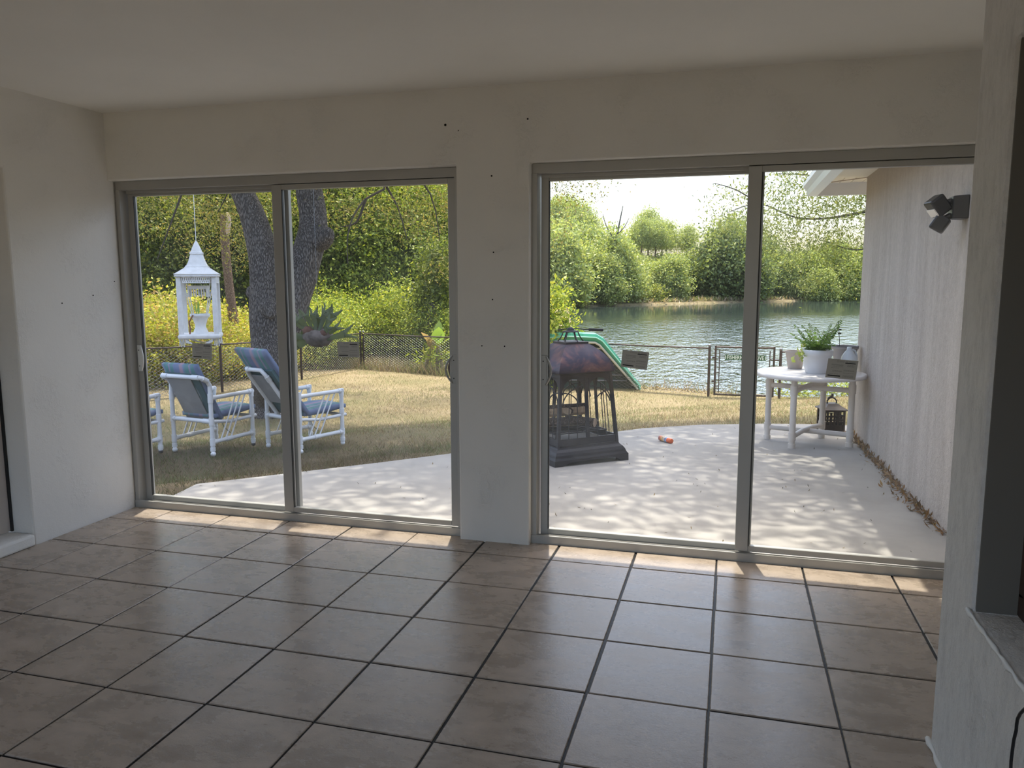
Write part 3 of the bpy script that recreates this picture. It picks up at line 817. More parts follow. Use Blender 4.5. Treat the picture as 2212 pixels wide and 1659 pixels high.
for i in range(34):
    o = link_mesh('frond', fms[i % 4], wp, (random.uniform(-.05, .05), random.uniform(-.05, .05), 0.21))
    o.rotation_euler = (random.uniform(-0.15, 0.25), random.uniform(-0.2, 0.2), random.uniform(0, 6.28)); s_ = random.uniform(0.8, 1.15); o.scale = (s_, s_, s_)
mb = MB(); vl = []
for i in range(15):
    a = math.pi + random.uniform(-0.7, 0.7); r = random.uniform(0.13, 0.26); z = 0.28 - (r - 0.13) * 1.1 + random.uniform(-0.05, 0.03)
    vl.append((r * math.cos(a), r * math.sin(a), z))
vl = vl * 2
me = leaves_mesh('vine', np.array(vl) + RNG.normal(0, .012, (len(vl), 3)), 0.048, 0.75, [(0.36, 0.45, 0.12), (0.28, 0.4, 0.1), (0.5, 0.55, 0.2)], M_LEAF, up=0.2)
link_mesh('trailing_leaves', me, wp)['kind'] = 'stuff'
p = on_table(1717, 796)
t_ = thing('beige_pot', 'small beige plastic pot of bare soil on the round table', 'pot', (p[0], p[1], TT))
M_POTB = mat('beige_pot', (0.42, 0.36, 0.31), 0.5)
mb = MB(); mb.lathe(pot_prof(0.072, 0.105, 0.19, 0.028), 28); mb.build('pot', M_POTB, t_)
mb = MB(); mb.lathe([(0, 0.172), (0.096, 0.168)], 20); mb.build('soil', noisy('dry_soil', (0.22, 0.13, 0.08), (0.32, 0.2, 0.13), 30, .95), t_)
p = on_table(1824, 797); p[1] += 0.06
t_ = thing('grey_pot', 'wide grey pot standing behind the clear jug', 'pot', (p[0], p[1], TT))
mb = MB(); mb.lathe(pot_prof(0.085, 0.135, 0.235, 0.03), 32); mb.build('pot', mat('grey_pot', (0.30, 0.275, 0.265), 0.5), t_)
mb = MB(); mb.lathe([(0.118, 0.233), (0.128, 0.237), (0.138, 0.2375), (0.139, 0.228)], 32); mb.build('rim', mat('dark_rim', (0.10, 0.09, 0.10), 0.5), t_, loc=(0, 0, 0.003))
gp = Vector((p[0], p[1], TT))
st = thing('plant_stake', 'thin dark stake with clips rising out of the grey pot', 'stake', (gp.x - 0.05, gp.y + 0.03, TT + 0.03))
mb = MB(); mb.tube([(0, 0, 0), (0.0, 0, 0.25), (-0.022, 0.01, 0.47)], 0.0035, 6); mb.build('rod', M_BLACK, st)
for z in (0.33, 0.37):
    mb = MB(); mb.box((-0.02, -0.012, z), (0.012, 0.012, z + 0.013)); mb.build('clip', M_BLACK, st)
p = on_table(1832, 806); 
M_JUG = mat('translucent_jug', (0.72, 0.76, 0.80), 0.25); bsdf(M_JUG).inputs['Transmission Weight'].default_value = 0.25
t_ = thing('water_jug', 'translucent white plastic jug in front of the grey pot', 'jug', (p[0], p[1], TT))
mb = MB(); mb.lathe([(0, 0), (0.070, 0), (0.078, 0.01), (0.078, 0.13), (0.070, 0.17), (0.040, 0.215), (0.024, 0.235), (0.022, 0.262), (0, 0.262)], 24); mb.build('body', M_JUG, t_)
mb = MB(); mb.tube([(0.03, 0.0, 0.235), (0.055, 0.01, 0.225), (0.074, 0.02, 0.18), (0.076, 0.02, 0.13)], 0.010, 8); mb.build('handle', M_JUG, t_)

# lantern on the ground behind the table
p = np.array([4.525, 5.30, 0]); p[2] = patio_z(p[0], p[1])
q = at_d(1810, 926, 9.35); lx, ly = q[0], q[1]
ln = thing('iron_lantern', 'small black cast iron lantern on the patio under the table', 'lantern', (4.47, 5.28, patio_z(4.47, 5.28)), math.radians(14))
M_IRON = noisy('cast_iron', (0.012, 0.011, 0.011), (0.05, 0.032, 0.022), 14, 0.55, 0.3)
hw = 0.105
mb = MB(); mb.box((-hw - .012, -hw - .012, 0.0), (hw + .012, hw + .012, 0.022)); mb.build('base', M_IRON, ln, bevel=0.004)
for sx in (-1, 1):
    for sy_ in (-1, 1):
        mb = MB(); mb.box((sx * hw - .010, sy_ * hw - .010, 0.02), (sx * hw + .010, sy_ * hw + .010, 0.25)); mb.build('corner_post', M_IRON, ln)
for k in range(4):
    mb = MB()
    for (u0, v0, u1, v1) in ((-.1, .02, .1, .085), (-.1, .232, .1, .25), (-.1, .135, .1, .150), (-.1, .182, .1, .192), (-.055, .085, -.03, .19), (.03, .085, .05, .235), (-.012, .08, .008, .235), (-.1, .10, -.06, .115), (.05, .11, .1, .125)):
        mb.box((u0 * 0.98, -hw - .004, v0), (u1 * 0.98, -hw + .004, v1), rot=Euler((0, 0, k * math.pi / 2)).to_matrix(), org=(0, 0, 0))
    mb.build('fretwork', M_IRON, ln)
mb = MB(); mb.lathe([(0.19, 0.250), (0.195, 0.258), (0.12, 0.292), (0.085, 0.312), (0.075, 0.318), (0.0, 0.318)], 4, rot=math.pi / 4, smooth=False); mb.build('roof', M_IRON, ln)
mb = MB(); mb.tube([(-.05, 0, .315), (-.052, 0, .345), (-.03, 0, .372), (0, 0, .382), (.03, 0, .372), (.052, 0, .345), (.05, 0, .315)], 0.009, 8); mb.build('carry_loop', M_IRON, ln)
mb = MB(); mb.tube([(0, 0, .38), (0.004, 0, .425)], 0.014, 8); mb.tube([(-.005, 0, .40), (-.05, 0, .37)], 0.008, 6); mb.build('hook', M_IRON, ln)

# ------------------------------------------------------------------ fire pit
FC = Vector((1.95, 3.0, 0)); FZ = patio_z(1.95, 3.0)
fp = thing('fire_pit', 'black steel lantern shaped fire pit with copper brown hood on the patio', 'fire pit', (FC.x, FC.y, FZ), math.radians(-2 + 45))
M_STEEL = noisy('black_steel', (0.008, 0.008, 0.012), (0.020, 0.019, 0.026), 5, 0.5, 0.0, detail=6, spec=0.35)
M_HOOD = mat('scorched_copper', (0.1, 0.06, 0.06), 0.45, 0.45)
v = coords(M_HOOD)
L(M_HOOD, ramp(M_HOOD, noise(M_HOOD, v, 4.2, 5, 0.6, 0.7), [(0.38, (0.016, 0.018, 0.042)), (0.50, (0.032, 0.026, 0.048)), (0.57, (0.085, 0.042, 0.055)), (0.64, (0.14, 0.068, 0.062)), (0.72, (0.24, 0.165, 0.15))]), bsdf(M_HOOD).inputs['Base Color'])
q4 = math.pi / 4; r2 = math.sqrt(2)
def sq(prof, name, m, parent, smooth=False):
    mb = MB(); mb.lathe([(r * r2, z) for r, z in prof], 4, rot=q4, smooth=smooth); return mb.build(name, m, parent)
mb = MB()
prof = [(0.385, 0.045), (0.385, 0.065), (0.372, 0.085), (0.366, 0.105), (0.350, 0.130), (0.328, 0.150), (0.322, 0.162), (0.322, 0.170), (0.28, 0.170)]
mb.lathe([(r * r2, z) for r, z in prof], 4, rot=q4, smooth=False)
for k in range(4):        # arched skirt down to the corners
    Rz = Euler((0, 0, k * math.pi / 2)).to_matrix(); pts = []
    N_ = 16
    for i in range(N_ + 1):
        u = -1 + 2 * i / N_; zz = 0.045 - 0.045 * max(0, (abs(u) - 0.62) / 0.38) ** 0.5 if abs(u) > 0.62 else 0.045 - 0.0
        pts.append((u, zz))
    for i in range(N_):
        (u0, z0), (u1, z1) = pts[i], pts[i + 1]
        P = [Rz @ Vector(c) for c in ((0.388 * u0, -0.388, z0), (0.388 * u1, -0.388, z1), (0.388 * u1, -0.385, 0.066), (0.388 * u0, -0.385, 0.066))]
        mb.add(P, [(0, 1, 2, 3)])
    c = Rz @ Vector((0.345, -0.345, 0)); mb.box((c.x - .04, c.y - .04, 0.0), (c.x + .04, c.y + .04, 0.05))
mb.build('base_plinth', M_STEEL, fp)
def body_r(z): return 0.318 - (z - 0.17) / (0.82 - 0.17) * 0.052
def bar_(mb, a, b, r, n=6): mb.tube([a, b], r, n)
for k in range(4):
    Rz = Euler((0, 0, k * math.pi / 2)).to_matrix()
    mb = MB()
    r0, r1 = body_r(.17), body_r(.82); wv = 0.024
    for a, b in (((r0, -r0, .17), (r1, -r1, .82)),):
        P = []
        for (x, y, z) in (a, b):
            for dx, dy in ((-wv, -.004), (.004, -.004), (.004, wv), (-wv, wv)):
                P.append(Rz @ Vector((x + dx, y + dy, z)))
        mb.hexa(P)
    mb.build('corner_post', M_STEEL, fp)
    # face frame: bottom rail, top rail, centre stile with arches
    def F(u, z, off=0.0): return Rz @ Vector((u * body_r(z), -body_r(z) + off, z))
    def strip(mb, pts, w_, t_=0.008):
        """flat bar following pts on the face, width w_"""
        for i in range(len(pts) - 1):
            (u0, z0), (u1, z1) = pts[i], pts[i + 1]
            d = Vector((u1 - u0, (z1 - z0) / 0.3)); d.normalize(); nn = Vector((-d.y, d.x)) * w_ / 2
            P = []
            for off in (0.0, t_):
                for (u, z, s) in ((u0, z0, 1), (u1, z1, 1), (u1, z1, -1), (u0, z0, -1)):
                    P.append(F(u + nn.x * s / 0.3, z + nn.y * s, off))
            mb.hexa(P)
    mb = MB(); strip(mb, [(-.95, .205), (.95, .205)], 0.06, 0.012); mb.build('bottom_rail', M_STEEL, fp)
    mb = MB(); strip(mb, [(-.95, .790), (.95, .790)], 0.06, 0.012)
    for s in (-1, 1):
        for j in range(10):           # arch spandrels filled down from the top rail
            a0, a1 = math.pi * j / 10, math.pi * (j + 1) / 10
            u0, u1 = s * .49 + .41 * math.cos(a0), s * .49 + .41 * math.cos(a1)
            z0, z1 = .655 + .105 * math.sin(a0), .655 + .105 * math.sin(a1)
            P = []
            for off in (0.0, .008):
                P += [F(u0, z0, off), F(u1, z1, off), F(u1, .77, off), F(u0, .77, off)]
            mb.hexa(P)
    mb.build('top_rail', M_STEEL, fp)
    mb = MB(); strip(mb, [(0, .21), (0, .80)], 0.034, 0.012); mb.build('centre_stile', M_STEEL, fp)
    for s in (-1, 1):
        mb = MB()
        bar_(mb, F(s * .49 - .14, .23, .01), F(s * .49 - .14, .735, .01), .004); bar_(mb, F(s * .49 + .15, .23, .01), F(s * .49 + .15, .70, .01), .004)
        c = [F(s * .49 + s * (-.4 + .78 * math.sin(t)), .55 + .15 * (math.cos(t) - .1) if False else .52 + .17 * math.cos(t), .008) for t in np.linspace(0, 1.45, 9)]
        mb.tube(c, .0055, 6)
        c = [F(s * .49 - s * (-.41 + .6 * math.sin(t)), .52 + .12 * math.cos(t), .008) for t in np.linspace(0, 1.5, 9)]
        mb.tube(c, .0055, 6)
        mb.build('tracery', M_STEEL, fp)
sq([(0.27, 0.80), (0.285, 0.806), (0.285, 0.814), (0.0, 0.814)], 'hood_collar', M_STEEL, fp)
mb = MB(); hp = [(0.292, 0.815), (0.293, 0.825), (0.288, 0.845), (0.274, 0.880), (0.252, 0.920), (0.222, 0.962), (0.186, 1.000), (0.15, 1.030), (0.12, 1.050), (0.105, 1.058)]
for k in range(4):
    a0 = k * math.pi / 2 + q4; a1 = a0 + math.pi / 2
    vs = [(r * r2 * math.cos(a), r * r2 * math.sin(a), z) for r, z in hp for a in (a0, a1)]
    mb.add(vs, [(2 * i, 2 * i + 1, 2 * i + 3, 2 * i + 2) for i in range(len(hp) - 1)], True)
mb.quad(*[(0.105 * r2 * math.cos(k * math.pi / 2 + q4), 0.105 * r2 * math.sin(k * math.pi / 2 + q4), 1.058) for k in range(4)])
mb.build('hood', M_HOOD, fp)
sq([(0.118, 1.05), (0.118, 1.068), (0.10, 1.072), (0.0, 1.072)], 'vent_collar', M_STEEL, fp)
for k in range(6):
    a = k * math.pi / 3 - math.radians(28); ca, sa = math.cos(a), math.sin(a); rr = 0.118
    mb = MB(); mb.tube([(ca * rr, sa * rr, 1.068), (ca * rr * .78, sa * rr * .78, 1.10), (ca * rr * .62, sa * rr * .62, 1.135), (ca * rr * .56, sa * rr * .56, 1.156)], 0.006, 6); mb.build('vent_rib', M_STEEL, fp)
mb = MB(); mb.lathe([(0, 1.152), (0.072, 1.152), (0.075, 1.160), (0.060, 1.165), (0.036, 1.167), (0.034, 1.178), (0.026, 1.190), (0.013, 1.197), (0, 1.199)], 20); mb.build('finial', M_STEEL, fp)
mb = MB()
for i in range(7): mb.tube([(-.27, -.2 + i * .066, 0.262), (.27, -.2 + i * .066, 0.262)], .006, 6)
mb.tube([(-.27, -.2, .262), (-.27, .2, .262)], .007, 6); mb.tube([(.27, -.2, .262), (.27, .2, .262)], .007, 6)
for x in (-.26, .26):
    for y in (-.19, .19): mb.tube([(x, y, .262), (x, y, .168)], .007, 6)
mb.build('grate', M_STEEL, fp)
mb = MB(); mb.box((-.30, -.30, .168), (.30, .30, .174)); mb.build('ash_tray', mat('ash_pan', (0.05, 0.048, 0.046), 0.7), fp)
# logs on the grate
M_LOGW = noisy('split_wood', (0.30, 0.21, 0.14), (0.55, 0.43, 0.31), 7, 0.85, bstr=0.5, bscale=18, vscale=(6, 6, 1)); M_LOGB = bark_mat('log_bark', (0.13, 0.09, 0.07), (0.27, 0.2, 0.16), 1.6)
def log(cx, cy, cz, rz, ln_, r, cut, label, tilt=0.0):
    t = thing('log', label, 'log', (FC.x + cx, FC.y + cy, FZ + cz), rz, 'logs inside the fire pit')
    n_ = 10; angs = [cut + 2 * math.pi * i / n_ for i in range(n_)]
    prof = []
    for i, a in enumerate(angs):
        q = r * (1 + 0.10 * math.sin(3 * a + cx * 9))
        if i in (0, 1, 2, 3): q *= (0.62, 0.42, 0.42, 0.62)[i]
        prof.append((q * math.cos(a), q * math.sin(a)))
    vs = [(-ln_ / 2, y, z - tilt / 2 + r) for y, z in prof] + [(ln_ / 2, y * .96, z * .96 + tilt / 2 + r) for y, z in prof]
    mb = MB(); mb.add(vs, [(i, (i + 1) % n_, n_ + (i + 1) % n_, n_ + i) for i in range(4, n_)]); mb.build('bark', M_LOGB, t)
    mb = MB(); mb.add(vs, [(i, (i + 1) % n_, n_ + (i + 1) % n_, n_ + i) for i in range(0, 4)] + [tuple(range(n_))[::-1], tuple(range(n_, 2 * n_))]); mb.build('wood_face', M_LOGW, t)
log(-.02, -.12, .268, 0.55, .34, .062, 3.6, 'split log lying in front on the fire pit grate')
log(-.08, .02, .268, 0.85, .36, .058, 0.6, 'bark covered log at the back of the fire pit')
log(.10, .02, .268, -0.3, .30, .055, 4.2, 'short split log to the side of the fire pit grate')
log(-.04, -.05, .385, 0.25, .38, .056, 2.4, 'split log stacked on top of the fire pit pile', 0.03)
log(.02, .06, .38, 1.35, .30, .046, 4.0, 'thin log lying across the back of the fire pit pile')
# poker resting across the finial
pk = thing('fire_poker', 'thin steel poker with black grip resting across the fire pit top', 'poker', (FC.x, FC.y, FZ + 1.176), math.radians(16))
mb = MB(); mb.tube([(-.12, .02, -.004), (0, .02, 0.01), (.17, .02, -.002)], .0045, 6); mb.build('rod', M_STEEL, pk)
mb = MB(); mb.tube([(.165, .02, -.002), (.175, .02, -.002), (.185, .02, -.002), (.29, .02, -.006), (.30, .02, -.006)], [.010, .0145, .0125, .0135, .009], 10); mb.build('grip', mat('rubber_grip', (0.012, 0.012, 0.013), 0.6), pk)

# spray can on the patio
p = hit(1437, 947); d = ray(1438, 950); tt = (-0.10 - 0.029 * 4.2 + 0.03 - CAM[2]) / d[2]; p = CAM + d * tt
cz_ = patio_z(p[0], p[1]) + 0.0275
aa = at_d(1425, 940, 8.36); bb = at_d(1455, 952, 8.0)
can = thing('spray_can', 'orange spray can lying on its side on the patio', 'can', (p[0], p[1], cz_), math.radians(-48))
M_CANO = mat('can_orange', (0.72, 0.13, 0.03), 0.35)
M_CANL = mat('can_label', (0.6, 0.3, 0.1), 0.35)
v = coords(M_CANL, scale=(1, 1, 1)); s3 = N(M_CANL, 'ShaderNodeSeparateXYZ'); L(M_CANL, v, s3.inputs[0])
xx = math_(M_CANL, 'ADD', math_(M_CANL, 'MULTIPLY', s3.outputs[0], 5.5), 0.5)
cc = ramp(M_CANL, xx, [(0.02, (0.62, 0.10, 0.03)), (0.16, (0.65, 0.2, 0.05)), (0.30, (0.75, 0.42, 0.12)), (0.52, (0.70, 0.62, 0.50)), (0.60, (0.12, 0.2, 0.5)), (0.68, (0.55, 0.65, 0.85))])
cc = mixc(M_CANL, ramp(M_CANL, noise(M_CANL, v, 55, 2), [(0.48, (0, 0, 0)), (0.6, (0.7,) * 3)]), cc, (0.15, 0.12, 0.2)); L(M_CANL, cc, bsdf(M_CANL).inputs['Base Color'])
def xl(prof, name, m, parent):
    mb = MB(); mb.lathe(prof, 20); mb.v = [(z, y, x) for x, y, z in mb.v]; mb.f = [f[::-1] for f in mb.f]; return mb.build(name, m, parent)
xl([(0, -.095), (.024, -.095), (.0265, -.091), (.0265, .035), (.022, .042), (0, .042)], 'can_body', M_CANL, can)
xl([(.0235, .036), (.0265, .040), (.0262, .092), (.0215, .099), (0, .099)], 'cap', M_CANO, can)

# ------------------------------------------------------------------ PVC chairs on the lawn
def plaid():
    m = mat('plaid_canvas', (0.2, 0.3, 0.4), 0.85, 0, 0.15)
    tc = N(m, 'ShaderNodeTexCoord'); s = N(m, 'ShaderNodeSeparateXYZ'); L(m, tc.outputs['Object'], s.inputs[0])
    u = math_(m, 'FRACT', math_(m, 'ADD', math_(m, 'MULTIPLY', s.outputs[0], 3.3), 10.15))
    B_, G_, P_, D_ = (0.15, 0.19, 0.30), (0.10, 0.22, 0.22), (0.33, 0.235, 0.285), (0.19, 0.22, 0.33)
    c = ramp(m, u, [(0, B_), (.14, B_), (.17, P_), (.30, P_), (.33, D_), (.44, G_), (.60, G_), (.63, P_), (.68, D_), (.72, G_), (.84, G_), (.88, B_)])
    w_ = math_(m, 'FRACT', math_(m, 'MULTIPLY', s.outputs[1], 4.0))
    c = mixc(m, ramp(m, w_, [(.1, (0, 0, 0)), (.14, (.3,) * 3), (.42, (.3,) * 3), (.46, (0, 0, 0)), (.7, (.15,) * 3)]), c, (0.26, 0.30, 0.38))
    L(m, c, bsdf(m).inputs['Base Color']); bump(m, noise(m, tc.outputs['Object'], 220, 2), 0.25, 0.002)
    return m
M_PLAID = plaid(); M_SLING = noisy('grey_sling', (0.24, 0.235, 0.235), (0.30, 0.295, 0.29), 9, 0.8, bstr=0.15, bscale=300)
M_CUSHBACK = noisy('teal_cushion_back', (0.05, 0.10, 0.11), (0.08, 0.14, 0.15), 6, 0.85)
def cushion(mb, a, b, width, th, nrm, puff=0.02):
    """padded slab from edge a to edge b (points in the YZ plane), thickness along nrm"""
    a, b, nrm = Vector(a), Vector(b), Vector(nrm).normalized(); K = 10; J = 8
    rows = []
    for side in (0, 1):
        for i in range(K + 1):
            for j in range(J + 1):
                u, v = i / K, j / J
                e = (math.sin(math.pi * min(max(u, .0), 1)) ** .35) * (math.sin(math.pi * v) ** .35) if 0 < u < 1 and 0 < v < 1 else 0
                p = a.lerp(b, u) + Vector(((v - .5) * width, 0, 0)) + nrm * (th / 2 + (1 if side else -1) * (th * .22 + (th * .28 + puff * .5) * e))
                rows.append(p)
    n1 = (K + 1) * (J + 1); fs = []
    for i in range(K):
        for j in range(J):
            q = i * (J + 1) + j; fs.append((q, q + 1, q + J + 2, q + J + 1)); fs.append((n1 + q, n1 + q + J + 1, n1 + q + J + 2, n1 + q + 1))
    for i in range(K):
        q = i * (J + 1); fs.append((q, q + J + 1, n1 + q + J + 1, n1 + q)); q += J; fs.append((q, n1 + q, n1 + q + J + 1, q + J + 1))
    for j in range(J):
        fs.append((j, n1 + j, n1 + j + 1, j + 1)); q = K * (J + 1) + j; fs.append((q, q + 1, n1 + q + 1, n1 + q))
    mb.add(rows, fs, True)
def pvc(mb, path, r=0.024, joints=()):
    mb.tube(path, r, 12)
    for (a, b) in joints: mb.tube([a, b], r * 1.22, 12)
def make_chair(kind, label, base_pt, rz, lean):
    t = thing('pipe_chair', label, 'chair', base_pt, rz, 'white plastic pipe chairs on the lawn')
    W, D, AH = 0.29, 0.62, 0.65
    nrm = Vector((-.081, .112, 1)).normalized()
    qz = Matrix.Rotation(rz, 3, 'Z'); x_ = (qz @ Vector((1, 0, 0))); x_ = (x_ - nrm * x_.dot(nrm)).normalized(); y_ = nrm.cross(x_)
    Mr = Matrix((x_, y_, nrm)).transposed()
    blend = Mr.to_quaternion()
    t.rotation_mode = 'QUATERNION'; t.rotation_quaternion = Matrix.Rotation(rz, 3, 'Z').to_quaternion().slerp(blend, lean)
    def jn(p, dz): return ((p[0], p[1], p[2] - dz), (p[0], p[1], p[2] + dz))
    for s in (-1, 1):
        x = s * W
        top = 0.80 if kind == 'low' else AH
        mb = MB(); pvc(mb, [(x, 0, .055), (x, 0, top)], joints=[((x, 0, .06), (x, 0, .10)), ((x, 0, .12), (x, 0, .20)), ((x, 0, .35), (x, 0, .43)), ((x, 0, AH - .05), (x, 0, AH + .05))]); lg = mb.build('leg', M_PVC, t)
        mb = MB(); mb.ball((x + .012, -.01, .030), .030, 10, 8); mb.build('caster', M_PVC, lg)
        mb = MB(); pvc(mb, [(x, D, .035), (x, D, AH)], joints=[((x, D, .05), (x, D, .09)), ((x, D, .13), (x, D, .20)), ((x, D, .38), (x, D, .44)), ((x, D, AH - .06), (x, D, AH + .024))]); lg = mb.build('leg', M_PVC, t)
        mb = MB(); mb.ball((x, D, .022), .026, 8, 6); mb.build('caster', mat('dark_caster', (0.03, 0.03, 0.035), 0.5) if s == 1 and kind == 'low' else M_PVC, lg)
        mb = MB(); pvc(mb, [(x, 0, AH), (x, D, AH)], joints=[((x, .0, AH), (x, .05, AH)), ((x, D - .05, AH), (x, D + .02, AH))]); mb.build('armrest', M_PVC, t)
        mb = MB(); pvc(mb, [(x, 0, .16), (x, D, .16)], joints=[((x, .0, .16), (x, .05, .16)), ((x, .2, .16), (x, .28, .16)), ((x, D - .05, .16), (x, D, .16))]); mb.build('lower_rail', M_PVC, t)
        mb = MB(); pvc(mb, [(x, 0, .39), (x * .9, D * .5, .345), (x, D + .06, .36)], .020); mb.build('seat_rail', M_PVC, t)
        for k in range(3):
            mb = MB(); mb.tube([(x, .12 + k * .075, .16), (x, .38 + k * .075, AH)], .0085, 8); mb.build('spindle', M_PVC, t)
    mb = MB(); pvc(mb, [(-W, 0, .39), (W, 0, .39)], joints=[((-W, 0, .39), (-W + .05, 0, .39)), ((W - .12, 0, .39), (W, 0, .39))]); mb.build('rear_rail', M_PVC, t)
    mb = MB(); pvc(mb, [(-W, D + .03, .355), (W, D + .03, .355)], .020); mb.build('front_rail', M_PVC, t)
    if kind == 'low':
        mb = MB(); pvc(mb, [(-W, 0, .79), (-W, -.035, .845), (-W, -.115, .885), (-W + .03, -.125, .89), (W - .03, -.125, .89), (W, -.115, .885), (W, -.035, .845), (W, 0, .79)], joints=[((-W, -.10, .878), (-W, -.03, .842)), ((W, -.10, .878), (W, -.03, .842)), ((-W + .02, -.125, .89), (-W + .10, -.125, .89)), ((W - .12, -.125, .89), (W - .02, -.125, .89))]); mb.build('back_frame', M_PVC, t)
        a, b = Vector((0, -.12, .875)), Vector((0, .13, .385))
        mb = MB(); w_ = .19
        mb.hexa([Vector((-w_ - .03, b.y, b.z)), Vector((w_ - .06, b.y, b.z)), Vector((w_ - .06, b.y + .008, b.z)), Vector((-w_ - .03, b.y + .008, b.z)), Vector((-w_ - .03, a.y, a.z)), Vector((w_ - .06, a.y, a.z)), Vector((w_ - .06, a.y + .008, a.z)), Vector((-w_ - .03, a.y + .008, a.z))]); mb.build('sling', M_SLING, t)
        mb = MB(); cushion(mb, (0, .155, .37), (0, -.165, 1.01), .52, .085, (0, .9, .45)); mb.build('back_cushion', M_PLAID, t)
        mb = MB(); a2, b2 = Vector((0, .135, .40)), Vector((0, -.13, .93)); mb.hexa([Vector((-.23, b2.y, b2.z)), Vector((.23, b2.y, b2.z)), Vector((.23, b2.y + .02, b2.z)), Vector((-.23, b2.y + .02, b2.z)), Vector((-.23, a2.y, a2.z)), Vector((.23, a2.y, a2.z)), Vector((.23, a2.y + .02, a2.z)), Vector((-.23, a2.y + .02, a2.z))][4:] + [Vector((-.23, b2.y, b2.z)), Vector((.23, b2.y, b2.z)), Vector((.23, b2.y + .02, b2.z)), Vector((-.23, b2.y + .02, b2.z))]); mb.build('cushion_backing', M_CUSHBACK, t)
    else:
        w_ = .155
        top, bot = Vector((0, -.36, .97)), Vector((0, .08, .36))
        mb = MB(); pvc(mb, [(-w_, bot.y, bot.z), (-w_, top.y + .05, top.z - .07), (-w_ + .03, top.y, top.z), (w_ - .03, top.y, top.z), (w_, top.y + .05, top.z - .07), (w_, bot.y, bot.z)], joints=[((-w_ + .03, top.y, top.z), (-w_ + .08, top.y, top.z)), ((w_, top.y + .05, top.z - .07), (w_, top.y + .09, top.z - .125))]); mb.build('back_frame', M_PVC, t)
        a, b = top.lerp(bot, .12), top.lerp(bot, .66); w2_ = w_ - .01
        mb = MB(); mb.hexa([Vector((-w2_, b.y, b.z)), Vector((w2_, b.y, b.z)), Vector((w2_, b.y + .01, b.z + .006)), Vector((-w2_, b.y + .01, b.z + .006)), Vector((-w2_, a.y, a.z)), Vector((w2_, a.y, a.z)), Vector((w2_, a.y + .01, a.z + .006)), Vector((-w2_, a.y + .01, a.z + .006))]); mb.build('sling', M_SLING, t)
        mb = MB(); cushion(mb, (0, .11, .40), (0, -.44, 1.17), .54, .10, (0, .82, .58)); mb.build('back_cushion', M_PLAID, t)
        mb = MB(); a2, b2 = Vector((0, .07, .42)), Vector((0, -.32, .965)); mb.hexa([Vector((-.25, a2.y, a2.z)), Vector((.25, a2.y, a2.z)), Vector((.25, a2.y + .03, a2.z + .02)), Vector((-.25, a2.y + .03, a2.z + .02)), Vector((-.25, b2.y, b2.z)), Vector((.25, b2.y, b2.z)), Vector((.25, b2.y + .03, b2.z + .02)), Vector((-.25, b2.y + .03, b2.z + .02))]); mb.build('cushion_backing', M_CUSHBACK, t)
    mb = MB(); cushion(mb, (0, .10, .385), (0, D + .10, .405), .50, .10, (0, 0, 1)); mb.build('seat_cushion', M_PLAID, t)
    mb = MB(); mb.tube([(W - .03, .16, .40), (W - .015, .19, .30), (W + .01, .26, .22)], .004, 5); mb.build('cushion_tie', M_CUSHBACK, t)
    return t
AZ = math.radians(-9)
def chair_at(px, py, kind, label, rz=AZ, lean=0.0, fy=0.0):
    p = hit(px, py)                      # foot of a right leg
    off = Matrix.Rotation(rz, 3, 'Z') @ Vector((0.29, fy, 0))
    x, y = p[0] - off.x, p[1] - off.y
    return make_chair(kind, label, (x, y, float(ground(x, y)) + 0.0), rz, lean)
chair_at(461, 986, 'low', 'low white pipe chair with grey sling back, middle of three')
chair_at(650, 980, 'high', 'high-backed white pipe recliner with tall plaid cushion by the oak trunk', AZ - 0.20)
chair_at(348, 983, 'low', 'white pipe chair half hidden by the door jamb, teal cushion edge showing', AZ, 0.0, 0.62)
# ------------------------------------------------------------------ chain link fences, gate, street sign
def gz(x, y): return float(ground(x, y))
def mesh_wire(a, b, za, zb, h, cell=0.072, r=0.0060):
    """woven diamonds between two ground points: crossing zigzag wires, three sided"""
    a = np.array(a, float); b = np.array(b, float); Ln = np.hypot(*(b - a)); n = max(2, int(Ln / cell)); m = max(2, int(round(2 * h / cell)))
    u = (b - a) / Ln; nrm = np.array([-u[1], u[0]])
    V = []; F = []
    for i in range(n):
        for sgn in (1,):
            for j in range(m):
                s0, s1 = (i + (1.0 if (i + j) % 2 else 0.0)) * cell, (i + (0.0 if (i + j) % 2 else 1.0)) * cell
                pts = []
                for s, zz in ((s0, h * j / m), (s1, h * (j + 1) / m)):
                    t = min(1, s / Ln); p = a + u * min(s, Ln); pts.append((p[0], p[1], za + (zb - za) * t + zz))
                q = len(V); p0, p1 = np.array(pts[0]), np.array(pts[1])
                d = np.array([u[0], u[1], 0]) * r; k = np.array([nrm[0], nrm[1], 0]) * r
                for p in (p0, p1): V += [p + d, p - d * .5 + k, p - d * .5 - k]
                F += [q, q + 1, q + 4, q + 3, q + 1, q + 2, q + 5, q + 4, q + 2, q, q + 3, q + 5]
    return np.array(V), np.array(F)
def add_mesh_wire(parent, a, b, h, zoff=0.04):
    za, zb = gz(*a) + zoff, gz(*b) + zoff
    V, F = mesh_wire(a, b, za, zb, h); V = V - np.array(parent.location)
    return link_mesh('chain_link_mesh', raw_mesh('chain_link', V, F, 4, M_GALV), parent)
